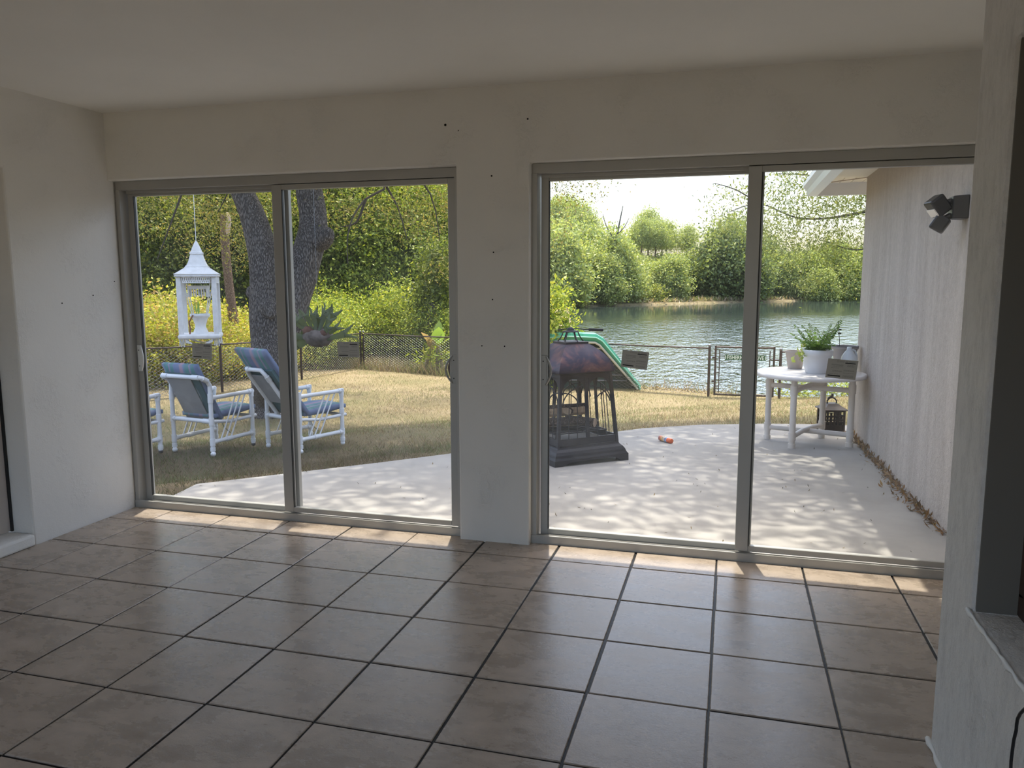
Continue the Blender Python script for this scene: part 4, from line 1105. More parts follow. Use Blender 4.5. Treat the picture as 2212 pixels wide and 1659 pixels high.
def fence(name, label, pts, h, group=None, caps=True, skip_first=False, wood=M_POST):
    p0 = pts[0]; f = thing(name, label, 'fence', (p0[0], p0[1], gz(*p0)))
    for i, p in enumerate(pts):
        z = gz(*p)
        if not (skip_first and i == 0):
            mb = MB(); mb.tube([(p[0], p[1], z - .1), (p[0], p[1], z + h + .05)], 0.030, 10); o = mb.build('post', wood, f, world=True)
            mb = MB(); mb.ball((p[0], p[1], z + h + .055), .036, 10, 6); mb.build('post_cap', M_GALV if caps else wood, o, loc=-Vector(f.location))
    for a, b in zip(pts[:-1], pts[1:]):
        mb = MB(); mid = ((a[0] + b[0]) / 2, (a[1] + b[1]) / 2)
        mb.tube([(a[0], a[1], gz(*a) + h), (mid[0], mid[1], (gz(*a) + gz(*b)) / 2 + h - .012), (b[0], b[1], gz(*b) + h)], 0.017, 8); mb.build('top_rail', wood, f, world=True)
        add_mesh_wire(f, a, b, h - .03)
    return f
FH = 1.06
def gpt(px, py): p = hit(px, py); return (float(p[0]), float(p[1]))
A0 = at_d(250, 850, 15.2); A1 = at_d(480, 840, 17.3); A2 = at_d(652, 818, 20.2); A3 = at_d(780, 795, 23.7)
fence('boundary_fence', 'low rusty chain link fence behind the white pipe chairs', [(p[0], p[1]) for p in (at_d(60, 850, 14.2), A0, A1, A2, A3)], FH)
B0 = at_d(1530, 850, 17.0); B1 = at_d(1540, 850, 16.95); B2 = at_d(1671, 852, 16.6); B3 = at_d(1683, 852, 16.55); B4 = at_d(1990, 850, 15.6)
mid = A3 + (B0 - A3) * 0.42
fence('lakeside_fence', 'low chain link fence between the lone post and the lake gate', [(p[0], p[1]) for p in (A3 + (B0 - A3) * .012, mid, A3 + (B0 - A3) * 0.73, B0)], FH)
fence('corner_fence', 'chain link fence between the lake gate and the house wall', [(B3[0], B3[1]), (B4[0], B4[1])], FH - 0.06)
ga, gb = Vector((B1[0] + .03, B1[1], gz(B1[0], B1[1]) + .04)), Vector((B2[0] - .02, B2[1], gz(B2[0], B2[1]) + .04))
g = thing('fence_gate', 'dark framed chain link gate facing the lake with green street sign', 'gate', ga)
gv = gb - ga; gl = gv.length; GH = 1.05
for s in (0, 1):
    q = ga.lerp(gb, s); mb = MB(); mb.tube([q, q + Vector((0, 0, GH + .03))], .022, 8); mb.build('gate_stile', M_POST, g, world=True)
    q = ga.lerp(gb, 0.07 if s == 0 else 0.93); mb = MB(); mb.tube([q + Vector((0, 0, .06)), q + Vector((0, 0, GH - .06))], .012, 6)
    for dz in (.2, .5, .8): mb.tube([q + Vector((0, 0, dz)), ga.lerp(gb, s) + Vector((0, 0, dz))], .010, 6)
    mb.build('tension_bar', M_POST, g, world=True)
for z in (0.02, GH):
    mb = MB(); mb.tube([ga + Vector((0, 0, z)), gb + Vector((0, 0, z))], .020, 8); mb.build('gate_rail', M_POST, g, world=True)
V, F = mesh_wire((ga.x, ga.y), (gb.x, gb.y), ga.z + .03, gb.z + .03, GH - .05); link_mesh('chain_link_mesh', raw_mesh('chain_link', V - np.array(ga), F, 4, M_GALV), g)
for z in (.28, .8):
    mb = MB(); mb.box((ga.x - .07, ga.y - .02, ga.z + z), (ga.x, ga.y + .02, ga.z + z + .04)); mb.build('hinge', M_POST, g, world=True)
mb = MB(); mb.box((gb.x, gb.y - .02, gb.z + .78), (gb.x + .1, gb.y + .02, gb.z + .81)); mb.build('latch', M_POST, g, world=True)
# green sign with pale letters
gu = gv.normalized(); sn = Vector((gu.y, -gu.x, 0)).normalized()
sc_ = ga.lerp(gb, 0.515) + Vector((0, 0, 0.835)) + sn * 0.035
SL, SHt = 0.845, 0.115
sg = thing('street_sign', 'green street sign with pale letters hung on the lake gate', 'sign', sc_, math.atan2(gu.y, gu.x))
mb = MB(); mb.box((-SL / 2, 0, -SHt / 2), (SL / 2, .004, SHt / 2)); mb.build('sign_plate', mat('sign_green', (0.015, 0.10, 0.045), 0.4), sg)
M_SIGNT = mat('sign_letters', (0.72, 0.80, 0.70), 0.5)
def letters(txt, size, parent, name, m, loc, width=None):
    c = bpy.data.curves.new(name, 'FONT'); c.body = txt; c.size = size; c.align_x = 'CENTER'; c.align_y = 'CENTER'; c.extrude = 0.001; c.offset = size * 0.012; c.resolution_u = 3
    o = bpy.data.objects.new(name, c); COL.objects.link(o)
    bpy.context.view_layer.update()
    me = bpy.data.meshes.new_from_object(o.evaluated_get(bpy.context.evaluated_depsgraph_get()))
    bpy.data.objects.remove(o)
    co_ = np.empty(len(me.vertices) * 3); me.vertices.foreach_get('co', co_); co_ = co_.reshape(-1, 3)
    if width: co_[:, 0] *= width / (co_[:, 0].max() - co_[:, 0].min()); co_[:, 0] -= (co_[:, 0].max() + co_[:, 0].min()) / 2
    co_[:, 1] -= (co_[:, 1].max() + co_[:, 1].min()) / 2
    V = np.stack([co_[:, 0], -co_[:, 2], co_[:, 1]], -1); me.vertices.foreach_set('co', V.ravel()); me.materials.clear(); me.materials.append(m); me.update()
    o = bpy.data.objects.new(name, me); COL.objects.link(o); o.parent = parent; o.location = loc
    return o
letters('FISHERMANS COVE', 0.118, sg, 'lettering', M_SIGNT, (0, -0.0015, 0), 0.755)
mb = MB()
for s in (-1, 1):        # end brackets
    for k in range(8):
        a0, a1 = -1.1 + 2.2 * k / 8, -1.1 + 2.2 * (k + 1) / 8
        P = [(-s * (.425 - .030 * math.cos(a)) if False else s * (.42 - r * math.cos(a) + .012), -.0015, r2_ * math.sin(a)) for a, r, r2_ in ((a0, .034, .05), (a1, .034, .05), (a1, .018, .046), (a0, .018, .046))]
        mb.add(P if s < 0 else P[::-1], [(0, 1, 2, 3)])
mb.build('end_mark', M_SIGNT, sg)

# ------------------------------------------------------------------ green boat tipped up beyond the fence
M_BOAT = mat('green_plastic', (0.06, 0.33, 0.20), 0.35); M_BOATD = noisy('boat_inside', (0.012, 0.03, 0.022), (0.03, 0.055, 0.04), 5, 0.7)
M_CREAM = mat('cream_seam', (0.62, 0.56, 0.44), 0.5)
bd = 18.2
bp = [Vector(at_d(px, py, bd)) for px, py in [(1168, 722), (1228, 719), (1288, 722), (1305, 732), (1384, 832), (1384, 842)]]
bc = Vector(at_d(1275, 842, bd)); bz = gz(bc.x, bc.y)
bt = thing('green_boat', 'green plastic boat with cream rim tipped up on its side beyond the fence', 'boat', (bc.x, bc.y, bz))
bk = Vector((FWD[0], FWD[1], 0)).normalized() * 0.55
dn = [Vector((0, 0, -.22)), Vector((0, 0, -.21)), Vector((-.03, 0, -.20)), Vector((-.11, 0, -.15)), Vector((-.13, 0, -.02)), Vector((-.07, 0, 0))]
mb = MB(); K_ = len(bp)
outer = bp; inner = [p + d for p, d in zip(bp, dn)]; mid_ = [p.lerp(q, .45) + Vector(FWD) * -.05 for p, q in zip(outer, inner)]
secs = [[p + bk for p in outer], [p + bk * .5 + Vector((0, 0, .012)) for p in outer], outer, mid_, [q + Vector(FWD) * .02 for q in inner], [q + bk * .25 for q in inner]]
vs = [p for s in secs for p in s]; fs = []
for i in range(len(secs) - 1):
    for j in range(K_ - 1): fs.append((i * K_ + j, i * K_ + j + 1, (i + 1) * K_ + j + 1, (i + 1) * K_ + j))
mb.add(vs, fs); mb.build('hull_rim', M_BOAT, bt, world=True)
mb = MB(); mb.tube([p + Vector(FWD) * -.03 for p in inner], .028, 8); mb.build('cream_edge', M_CREAM, bt, world=True)
mb = MB(); mb.tube([p + Vector(FWD) * -.06 for p in mid_], .018, 6); mb.build('rim_groove', mat('pale_green', (0.22, 0.52, 0.36), 0.35), bt, world=True)
mb = MB(); fl_ = [q + bk * .3 for q in inner]; base_l = Vector(at_d(1168, 842, bd)) + bk * .3
mb.add(fl_ + [base_l], [tuple(range(len(fl_) + 1))]); mb.build('deck_panel', M_BOATD, bt, world=True)
for py, x1, m_ in ((752, 1300, M_CREAM), (772, 1316, M_GALV), (788, 1328, mat('faded_slat', (0.32, 0.2, 0.13), .7)), (810, 1346, M_GALV), (822, 1356, M_GALV)):
    mb = MB(); a, b = Vector(at_d(1180, py, bd)) + bk * .22, Vector(at_d(x1, py + 2, bd)) + bk * .22; mb.tube([a, b], .018, 6); mb.build('deck_slat', m_, bt, world=True)

# ------------------------------------------------------------------ macrame planter and staghorn fern
M_CORD = noisy('white_cord', (0.66, 0.65, 0.63), (0.80, 0.79, 0.77), 16, 0.85, bstr=0.6, bscale=120)
PD = 8.5
pc = Vector(at_d(436, 752, PD))
mp_ = thing('macrame_planter', 'white macrame hanging planter shaped like a pagoda', 'planter', pc, math.radians(31), None)
S_ = PD / FPX
def pz(py): return (752 - py) * S_
def sqr(prof, name, m, n=4, smooth=False):
    mb = MB(); mb.lathe([(r * (r2 if n == 4 else 1), z) for r, z in prof], n, rot=q4, smooth=smooth); return mb.build(name, m, mp_)
hwid = 0.198
sqr([(hwid * 1.04, pz(598)), (hwid * 1.05, pz(593)), (hwid * .86, pz(588)), (hwid * .68, pz(583)), (hwid * .54, pz(579)), (hwid * .51, pz(577)), (hwid * .40, pz(567)), (hwid * .32, pz(556)), (hwid * .28, pz(549)), (hwid * .25, pz(545)), (hwid * .20, pz(539)), (hwid * .11, pz(530)), (hwid * .03, pz(524))], 'canopy', M_CORD)
for zz, r in ((598, 1.05), (594, 1.06), (580, .56), (577.5, .53), (551, .31), (548.5, .30)):
    mb = MB(); q = hwid * r; mb.tube([(q, q, pz(zz)), (-q, q, pz(zz)), (-q, -q, pz(zz)), (q, -q, pz(zz))], .0075, 6, closed=True); mb.build('canopy_cord', M_CORD, mp_)
for sx in (-1, 1):
    for sy_ in (-1, 1):
        mb = MB(); x, y = sx * (hwid - .024), sy_ * (hwid - .024); w_ = .026; mb.box((x - w_, y - w_ * .6, pz(727)), (x + w_, y + w_ * .6, pz(597))); mb.build('post', M_CORD, mp_, bevel=.008)
        mb = MB()
        for k in range(4): mb.tube([(x + (k - 1.5) * .013, y, pz(727)), (x + (k - 1.5) * .015, y + .003, pz(744) - .01 * (k % 2))], .005, 5)
        mb.build('tassel', M_CORD, mp_)
sqr([(hwid, pz(730)), (hwid * 1.05, pz(727)), (hwid * 1.05, pz(723)), (hwid, pz(720)), (0.0, pz(720))], 'tray', M_CORD)
for k in range(4):
    Rz = Euler((0, 0, k * math.pi / 2)).to_matrix()
    mb = MB()
    for j in range(15):
        u = -0.13 + j * 0.26 / 14; y = -hwid * .98
        mb.tube([Rz @ Vector((u, y, pz(597))), Rz @ Vector((u + .009 * (1 if j % 2 else -1), y, pz(604))), Rz @ Vector((u, y, pz(611 + (j % 3))))], .0042, 5)
        mb.tube([Rz @ Vector((u, y, pz(597))), Rz @ Vector((u - .009 * (1 if j % 2 else -1), y, pz(604))), Rz @ Vector((u, y, pz(611)))], .0042, 5)
    mb.tube([Rz @ Vector((-.135, -hwid * .98, pz(612))), Rz @ Vector((.135, -hwid * .98, pz(612)))], .006, 6)
    mb.build('valance', M_CORD, mp_)
    mb = MB()
    for dz in (0, 4, 8):
        mb.tube([Rz @ Vector((-.135 + .27 * t, -hwid * .98, pz(731 + dz * .6) - .055 * math.sin(math.pi * t) * (1 - dz * .05))) for t in np.linspace(0, 1, 9)], .005, 5)
    mb.build('swag', M_CORD, mp_)
sqr([(.098, pz(625)), (.102, pz(621)), (.098, pz(618))], 'inner_ring', M_CORD)
mb = MB()
for k in range(4):
    Rz = Euler((0, 0, k * math.pi / 2)).to_matrix()
    for j in range(8): u = -.09 + j * .18 / 7; mb.tube([Rz @ Vector((u, -.097, pz(624))), Rz @ Vector((u + .002, -.097, pz(640 + (j % 2) * 2)))], .0055, 5)
mb.build('inner_fringe', M_CORD, mp_)
mb = MB(); mb.lathe([(.085, pz(721)), (.07, pz(714)), (.055, pz(706)), (.058, pz(700)), (.078, pz(688)), (.098, pz(684)), (.104, pz(683)), (.104, pz(678)), (.09, pz(678)), (.07, pz(690)), (0, pz(690))], 16); mb.build('basket', M_CORD, mp_)
for k in range(4):
    a = k * math.pi / 2 + q4; mb = MB(); mb.tube([(.1 * math.cos(a), .1 * math.sin(a), pz(680)), (.155 * math.cos(a) * 1.3, .155 * math.sin(a) * 1.3, pz(600))], .006, 5); mb.build('basket_cord', M_CORD, mp_)
mb = MB(); mb.tube([(-.06, -.1, pz(680)), (-.10, -.12, pz(695)), (-.09, -.12, pz(710)), (-.10, -.12, pz(722))], .008, 6); mb.build('brown_stem', mat('brown_stem', (0.20, 0.08, 0.04), 0.7), mp_)
me = leaves_mesh('sprig', np.array([(-.04 + .01 * i, .0, pz(682)) for i in range(4)]), 0.15, .16, [(0.34, 0.5, 0.16)], M_LEAF, axis=np.array([-.1, 0, 2.2])); link_mesh('sprig', me, mp_)
mb = MB(); topz = 5.15 - pc.z; mb.tube([(0, 0, pz(530)), (.0, 0, pz(470)), (0.01, 0, topz)], .004, 6); mb.build('hanging_cord', M_CORD, mp_)
LIMB_PT = Vector((pc.x, pc.y, 5.17))

SD = 9.6
sc2 = Vector(at_d(688, 727, SD))
sf = thing('staghorn_fern', 'staghorn fern ball with grey green antler leaves hung from a wire', 'fern', sc2)
M_MOSS = noisy('dry_shield_leaves', (0.05, 0.038, 0.03), (0.22, 0.175, 0.15), 9, 0.9, bstr=0.6, bscale=22, detail=7)
mb = MB(); random.seed(5); mb.ball((0, 0, 0), 0.158, 22, 14, (1.22, 1.0, .78), 0.085); mb.build('root_ball', M_MOSS, sf)
def antler(L_, w_, fork):
    V = []; F_ = []; C = []
    K2 = 7
    def ribbon(p0, dx, dz, L2, w0, w1, dy=0.0):
        b = len(V)
        for i in range(K2 + 1):
            t = i / K2; wd = w0 + (w1 - w0) * t
            x = p0[0] + dx * L2 * t; z = p0[2] + dz * L2 * t - .25 * L2 * t * t * abs(dx) * .6; y = p0[1] + dy * t + .02 * math.sin(t * 3)
            V.append((x - wd * dz, y, z + wd * dx)); V.append((x, y - .012, z)); V.append((x + wd * dz, y, z - wd * dx))
        for i in range(K2):
            for j in range(2): q = b + i * 3 + j; F_.extend([q, q + 1, q + 4, q + 3])
        return (x, y, z)
    e = ribbon((0, 0, 0), 0, 1, L_, w_ * .6, w_ * 1.3)
    for s in (-1, 1): ribbon((e[0] + s * w_ * .5, e[1], e[2] - .01), s * .42, .9, L_ * .62, w_ * .8, w_ * .15, .03)
    C = np.tile(np.array([0.10, 0.125, 0.075, 1]), (len(V), 1)) * RNG.uniform(.85, 1.2, (len(V), 1)); C[:, 3] = 1
    return raw_mesh('antler', np.array(V), np.array(F_), 4, M_LEAF, C)
AM = [antler(.20, .036, 1), antler(.16, .040, 1), antler(.24, .032, 1)]
for i, (ang, y, px_, pz_) in enumerate([(-82, -.08, -.10, -.02), (-66, -.06, -.09, .0), (-52, -.1, -.09, .03), (-38, -.05, -.08, .05), (-104, -.04, -.12, -.06), (-18, -.08, -.03, .07), (-4, -.11, .02, .07), (8, -.04, .03, .09), (20, -.10, .06, .07), (34, -.05, .08, .06), (48, -.09, .10, .03), (58, -.03, .11, .01), (30, .05, .05, .08), (-28, .05, -.05, .08), (74, -.06, .13, -.03), (12, .06, 0, .1)]):
    o = link_mesh('frond', AM[i % 3], sf, (px_, y, pz_)); o.rotation_euler = (random.uniform(-.3, .2), math.radians(ang), random.uniform(-.4, .4)); s_ = random.uniform(.85, 1.15); o.scale = (s_, s_, s_)
for (x, z, rr) in ((-.085, .075, .3), (.12, .045, -.4)):
    mb = MB(); mb.ball((x, -.10, z), .06 if x < 0 else .042, 9, 7, (1.25, .6, .9), .25); mb.build('brown_shield', noisy('brown_shield', (0.07, 0.03, 0.02), (0.15, 0.07, 0.045), 14, .85), sf)
mb = MB(); mb.tube([(0.0, 0, .1), (0.0, 0, 4.0 - sc2.z + .6)], .0025, 5); mb.build('hanging_wire', M_GALV, sf)
WIRE_TOP = Vector((sc2.x, sc2.y, 4.6))

# ------------------------------------------------------------------ trees
def limb(mb, pts, radii, n=14, sub=4, rough=0.0):
    P = [Vector(p) for p in pts]; out = []; rr = []
    for i in range(len(P) - 1):
        p0 = P[max(i - 1, 0)]; p1 = P[i]; p2 = P[i + 1]; p3 = P[min(i + 2, len(P) - 1)]
        for k in range(sub):
            t = k / sub
            out.append(0.5 * ((2 * p1) + (p2 - p0) * t + (2 * p0 - 5 * p1 + 4 * p2 - p3) * t * t + (3 * p1 - p0 - 3 * p2 + p3) * t ** 3)); rr.append(radii[i] + (radii[i + 1] - radii[i]) * t)
    out.append(P[-1]); rr.append(radii[-1])
    b = len(mb.v); mb.tube(out, rr, n)
    if rough:
        for i in range(b, len(mb.v)):
            x, y, z = mb.v[i]; k = rough * (math.sin(z * 5.1 + x * 13) + math.sin(y * 17 - z * 3.7)); mb.v[i] = (x + k * .5, y + k * .4, z)
OAKD = 12.8
ob = hit(584, 900); ob = Vector((ob[0], ob[1], gz(ob[0], ob[1])))
def oakp(px, py, dd=0.0): return Vector(at_d(px, py, OAKD + dd))
oak = thing('oak_tree', 'large live oak with forked grey trunk behind the pipe chairs', 'tree', ob)
mb = MB()
limb(mb, [ob + Vector((0, 0, -.25)), ob + Vector((0, 0, .35)), oakp(584, 800), oakp(580, 730), oakp(574, 665), oakp(573, 600), oakp(568, 545), oakp(548, 470), oakp(522, 410), oakp(490, 350), oakp(440, 270)], [.42, .32, .275, .265, .265, .24, .225, .205, .19, .175, .15], 20, 5, .018)
limb(mb, [oakp(598, 745, .1), oakp(622, 700, .15), oakp(640, 640, .2), oakp(655, 580, .2), oakp(672, 520, .25), oakp(676, 470, .3), oakp(668, 410, .3), oakp(664, 350, .3), oakp(690, 250, .2)], [.24, .255, .245, .24, .25, .215, .20, .215, .19], 20, 5, .018)
limb(mb, [oakp(660, 400, .3), oakp(638, 385, .5), oakp(618, 350, .6), oakp(600, 300, .7)], [.15, .12, .12, .10], 12, 4, .01)
limb(mb, [oakp(690, 520, .15), oakp(706, 508, .05), oakp(718, 506, 0)], [.19, .15, .075], 14, 4, .01)      # cut stub on the right stem
mb.build('trunk', M_BARK, oak, world=True)
mb = MB(); mb.ball(oakp(578, 665, -.22), .17, 14, 10, (1, .7, .95), .07); mb.ball(oakp(584, 676, -.30), .10, 10, 8, (1, .6, 1), .06); mb.ball(oakp(541, 632, -.02), .085, 10, 8, (.9, .8, 1.2), .06); mb.build('burl', M_BARK, oak, world=True)
mb = MB()
t1 = oakp(440, 270); t2 = oakp(690, 250, .2)
limb(mb, [t1, LIMB_PT + Vector((-.6, 1.2, .15)), LIMB_PT + Vector((0, 0, .02)), LIMB_PT + Vector((.5, -1.0, .6))], [.12, .09, .06, .02], 12)
limb(mb, [t2, WIRE_TOP + Vector((-.3, .8, .5)), WIRE_TOP + Vector((0, 0, .05)), WIRE_TOP + Vector((.6, -.5, .7))], [.14, .08, .05, .02], 12)
limb(mb, [t2, oakp(760, 120, .4), (-.5, 8.5, 7.5)], [.15, .09, .03], 12)
limb(mb, [t1, (-6.5, 7.5, 5.6), (-8.5, 6.5, 6.4)], [.14, .1, .05], 12)
limb(mb, [t1, (-5.2, 5.0, 6.0), (-4.5, 2.5, 6.8)], [.12, .09, .05], 12)
mb.build('limb', M_BARK, oak, world=True)
mb = MB()
for pts in ([oakp(690, 330, .4), oakp(830, 395, .4), oakp(790, 430, .2), oakp(762, 470, 0), oakp(750, 520, -.2), oakp(752, 570, -.2)], [oakp(790, 430, .2), oakp(770, 480, .2), oakp(735, 490, .3)], [oakp(830, 395, .4), oakp(860, 450, .5), oakp(880, 520, .5)], [oakp(440, 300), oakp(400, 400, -.3), oakp(370, 480, -.5), oakp(340, 560, -.6)], [oakp(440, 300), oakp(500, 380, .4), oakp(470, 460, .6)], [oakp(860, 330, .6), oakp(930, 420, .7), oakp(950, 520, .7)]):
    limb(mb, pts, list(np.linspace(.026, .006, len(pts))), 6, 3)
mb.build('branch', mat('dark_branch', (0.07, 0.055, 0.04), .9), oak, world=True)
def clumps(C, sig, per, flat=.7):
    C = np.asarray(C, float); P = np.repeat(C, per, 0); o = RNG.normal(size=P.shape) * sig; o[:, 2] *= flat
    return P + o
OLIVE = [(0.16, 0.18, 0.05), (0.22, 0.23, 0.065), (0.28, 0.27, 0.09), (0.12, 0.14, 0.04), (0.30, 0.23, 0.10)]
# hanging sprays seen through the left door
Cn = []
while len(Cn) < 330:
    x, y = RNG.uniform(-10.0, 0.8), RNG.uniform(8.0, 13.5); z = RNG.uniform(1.5, 5.2)
    lo = 2.25 + 0.55 * math.sin(x * 1.1 + .4) + .35 * math.sin(x * 2.7 + y)
    if z < lo or RNG.uniform() > 0.35 + 0.28 * (z - lo): continue
    Cn.append((x, y, z))
me = leaves_mesh('oak_sprays', clumps(Cn, 0.26, 150) - np.array(ob), 0.062, .36, OLIVE, M_LEAF, droop=.5)
link_mesh('hanging_foliage', me, oak)['kind'] = 'stuff'
# spreading crown that shades chairs and patio
sv = np.array(SUN) / SUN[2]
Cn = []
def shade(x0, x1, y0, y1, n, dens, h0=6.6, h1=8.8):
    k = 0
    while k < n:
        x, y = RNG.uniform(x0, x1), RNG.uniform(y0, y1)
        if RNG.uniform() > dens(x, y): continue
        h = RNG.uniform(h0, h1); Cn.append((x + sv[0] * h, y + sv[1] * h, h)); k += 1
shade(-1.8, 2.4, 0.25, 6.9, 330, lambda x, y: (0.75 + .25 * math.sin(x * 2.1 + y) * math.sin(y * 1.7)) * (0.15 if y < .8 else 1))
shade(2.4, 4.9, 0.25, 6.9, 165, lambda x, y: (0.6 + .4 * math.sin(x * 3.1 + y) * math.sin(y * 2.2) + (0.35 if 5.0 < y < 6.6 else 0)) * (0.12 if y < .9 else 0.6 if y < 1.8 else 1))
shade(-9.0, -1.0, 0.3, 7.6, 700, lambda x, y: 0.65 + .35 * math.sin(x * 1.3 + .7 * y) * math.sin(y * 1.2 + 1))
shade(-11.0, -1.5, 10.5, 13.5, 60, lambda x, y: 1)
me = leaves_mesh('oak_crown', clumps(Cn, 0.30, 74, .5) - np.array(ob), 0.13, .5, OLIVE, M_CROWN, up=.5)
link_mesh('crown_foliage', me, oak)['kind'] = 'stuff'

def crown(blobs, n, per, sig):
    """clump centres inside ellipsoids (cx,cy,cz,rx,ry,rz), biased to the outside"""
    B = np.array(blobs, float); vol = B[:, 3] * B[:, 4] * B[:, 5]; k = RNG.choice(len(B), n, p=vol / vol.sum())
    d = RNG.normal(size=(n, 3)); d /= np.linalg.norm(d, axis=1, keepdims=True); r = RNG.uniform(0, 1, (n, 1)) ** (1 / 2.6)
    return clumps(B[k, :3] + d * r * B[k, 3:], sig, per, .8)
def plant_proto(kind):
    return kind
def make_plant(name, label, cat, group, loc, blobs, n, per, sig, size, aspect, cols, trunks=(), bark=M_TWIG, up=.3, rz=0., sc=1., droop=0.):
    t = thing(name, label, cat, loc, rz, group)
    me = leaves_mesh(name + '_foliage', crown(blobs, n, per, sig), size, aspect, cols, M_LEAF, up=up, droop=droop)
    link_mesh('foliage', me, t)['kind'] = 'stuff'
    if trunks:
        mb = MB()
        for pts, ra in trunks: limb(mb, pts, ra, 8, 3)
        mb.build('trunk', bark, t)
    t.scale = (sc, sc, sc)
    return t
def again(src, loc, rz, sc, label=None):
    c = copy_tree(src); c.location = loc; c.rotation_euler = (0, 0, rz); c.scale = sc if hasattr(sc, '__len__') else (sc, sc, sc)
    if label: c['label'] = label
    return c
def gl(px, d, dz=-.1):
    p = at_d(px, 700, d); return (p[0], p[1], gz(p[0], p[1]) + dz)
BRIGHT_GREEN = [(0.34, 0.42, 0.06), (0.43, 0.48, 0.08), (0.26, 0.35, 0.055), (0.48, 0.48, 0.10), (0.18, 0.25, 0.04)]  # the leaves' own bright green tones
YELLOW = [(0.45, 0.44, 0.075), (0.37, 0.41, 0.065), (0.50, 0.46, 0.11), (0.30, 0.34, 0.05), (0.48, 0.34, 0.16)]
MID = [(0.24, 0.31, 0.055), (0.32, 0.38, 0.075), (0.38, 0.42, 0.10), (0.17, 0.24, 0.04)]
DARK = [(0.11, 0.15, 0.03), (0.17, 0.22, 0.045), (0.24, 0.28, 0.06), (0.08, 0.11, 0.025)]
PALE = [(0.30, 0.37, 0.13), (0.37, 0.43, 0.17), (0.25, 0.32, 0.11), (0.42, 0.45, 0.20)]  # far bank leaves, lightened in colour to stand for haze
stem4 = [([(0, 0, -.2), (.1 * math.cos(a), .1 * math.sin(a), .5), (.35 * math.cos(a), .35 * math.sin(a), 1.1)], [.04, .03, .012]) for a in (0.3, 1.8, 3.5, 5.0)]
# shrubs beyond the fence
G1 = 'leafy shrubs beyond the boundary fence'
s1 = make_plant('leafy_shrub', 'low yellow green shrub just beyond the boundary fence', 'shrub', G1, gl(330, 18.8), [(0, 0, .75, 1.5, 1.2, .8), (.7, .2, 1.1, .9, .8, .7), (-.8, 0, .9, .8, .8, .6)], 130, 95, .22, .085, .5, YELLOW, stem4)
s2 = make_plant('leafy_shrub', 'leafy bright green shrub farther beyond the boundary fence', 'shrub', G1, gl(820, 26.5), [(0, 0, 1.1, 1.7, 1.3, 1.1), (.9, .2, 1.7, 1.0, .9, .9), (-.9, 0, 1.2, 1.0, .8, .8)], 150, 95, .26, .10, .42, BRIGHT_GREEN, stem4)
for px, d, rz, sc in [(262, 18.2, .5, 1), (420, 19.4, 2.1, 1.0), (505, 20.6, 3.9, .9), (380, 20.8, 5.0, 1.25), (300, 21.5, 1.0, 1.3), (470, 22.6, 2.7, 1.25), (545, 23.6, .3, 1.1), (560, 21.8, 4.1, .8)]:
    again(s1, gl(px, d), rz, sc)
for px, d, rz, sc in [(655, 23.4, .4, .8), (720, 25.2, 1.5, .95), (700, 27.5, 2.2, 1.25), (770, 28.6, 3.3, 1.15), (880, 27.0, 4.4, 1.1), (935, 25.5, 5.2, .8), (860, 31, 1.2, 1.5), (905, 29, .3, 1.45), (980, 24.5, 2.8, .9), (640, 26.5, 4.8, 1.05)]:
    again(s2, gl(px, d), rz, sc)
make_plant('lakeside_shrub', 'bright green shrub at the edge of the lake behind the fire pit', 'shrub', None, gl(1178, 18.6), [(0, 0, 1.2, .75, .8, 1.2), (.2, 0, 2.0, .5, .6, .7), (-.7, .1, 1.6, .8, .8, 1.4)], 150, 60, .2, .12, .5, BRIGHT_GREEN, stem4)
make_plant('lakeside_shrub', 'low green weeds against the house side of the fence corner', 'shrub', None, gl(1800, 16.4), [(0, 0, .2, 1.1, .5, .28), (.8, 0, .3, .6, .5, .4)], 60, 40, .13, .09, .3, BRIGHT_GREEN, ())
# tall shrub by the right edge of the left door
make_plant('dark_shrub', 'dark vine covered stump and shrub near the banana plant', 'shrub', None, gl(935, 25.0), [(0, 0, 1.6, .7, .8, 1.7), (.3, 0, 3.2, .6, .7, .9)], 140, 60, .25, .13, .45, DARK, [([(.1, -.5, -.2), (.1, -.5, 1.2), (.15, -.45, 2.1)], [.17, .15, .10]), ([(.5, 0, -.2), (.9, 0, 2.2), (1.4, 0, 4.2)], [.06, .05, .04])], M_BARK)
# woods behind
G2 = 'woodland trees behind the boundary fence'
tr1 = make_plant('woodland_tree', 'dense mid green tree in the woods behind the fence', 'tree', G2, gl(330, 27), [(0, 0, 4.2, 2.3, 2.2, 2.6), (1.2, 0, 2.6, 1.7, 1.6, 1.6), (-1.3, .3, 2.4, 1.7, 1.6, 1.6), (.2, 0, 6.2, 1.8, 1.7, 1.5)], 420, 76, .36, .15, .5, MID, [([(0, 0, -.2), (.1, 0, 2.5), (-.1, 0, 5.5)], [.16, .12, .05])], M_BARK)
tr2 = make_plant('woodland_tree', 'dark leaved tree in the woods behind the fence', 'tree', G2 + ', dark', gl(560, 30), [(0, 0, 3.8, 2.4, 2.2, 2.6), (1.3, 0, 2.0, 1.8, 1.6, 1.7), (-1.2, .3, 1.6, 1.8, 1.6, 1.6), (0, 0, 6.5, 2.2, 2.0, 1.8)], 420, 76, .38, .165, .5, DARK, [([(0, 0, -.2), (.1, 0, 2.5), (-.1, 0, 5.5)], [.16, .12, .05])], M_BARK)
rr_ = random.Random(4)
for px in range(160, 1010, 62):
    again(tr1, gl(px + rr_.uniform(-20, 20), rr_.uniform(28, 33)), rr_.uniform(0, 6), rr_.uniform(.85, 1.15))
for px in range(190, 560, 90):
    again(tr2, gl(px + rr_.uniform(-20, 20), rr_.uniform(25.5, 28.5)), rr_.uniform(0, 6), rr_.uniform(.6, .85))
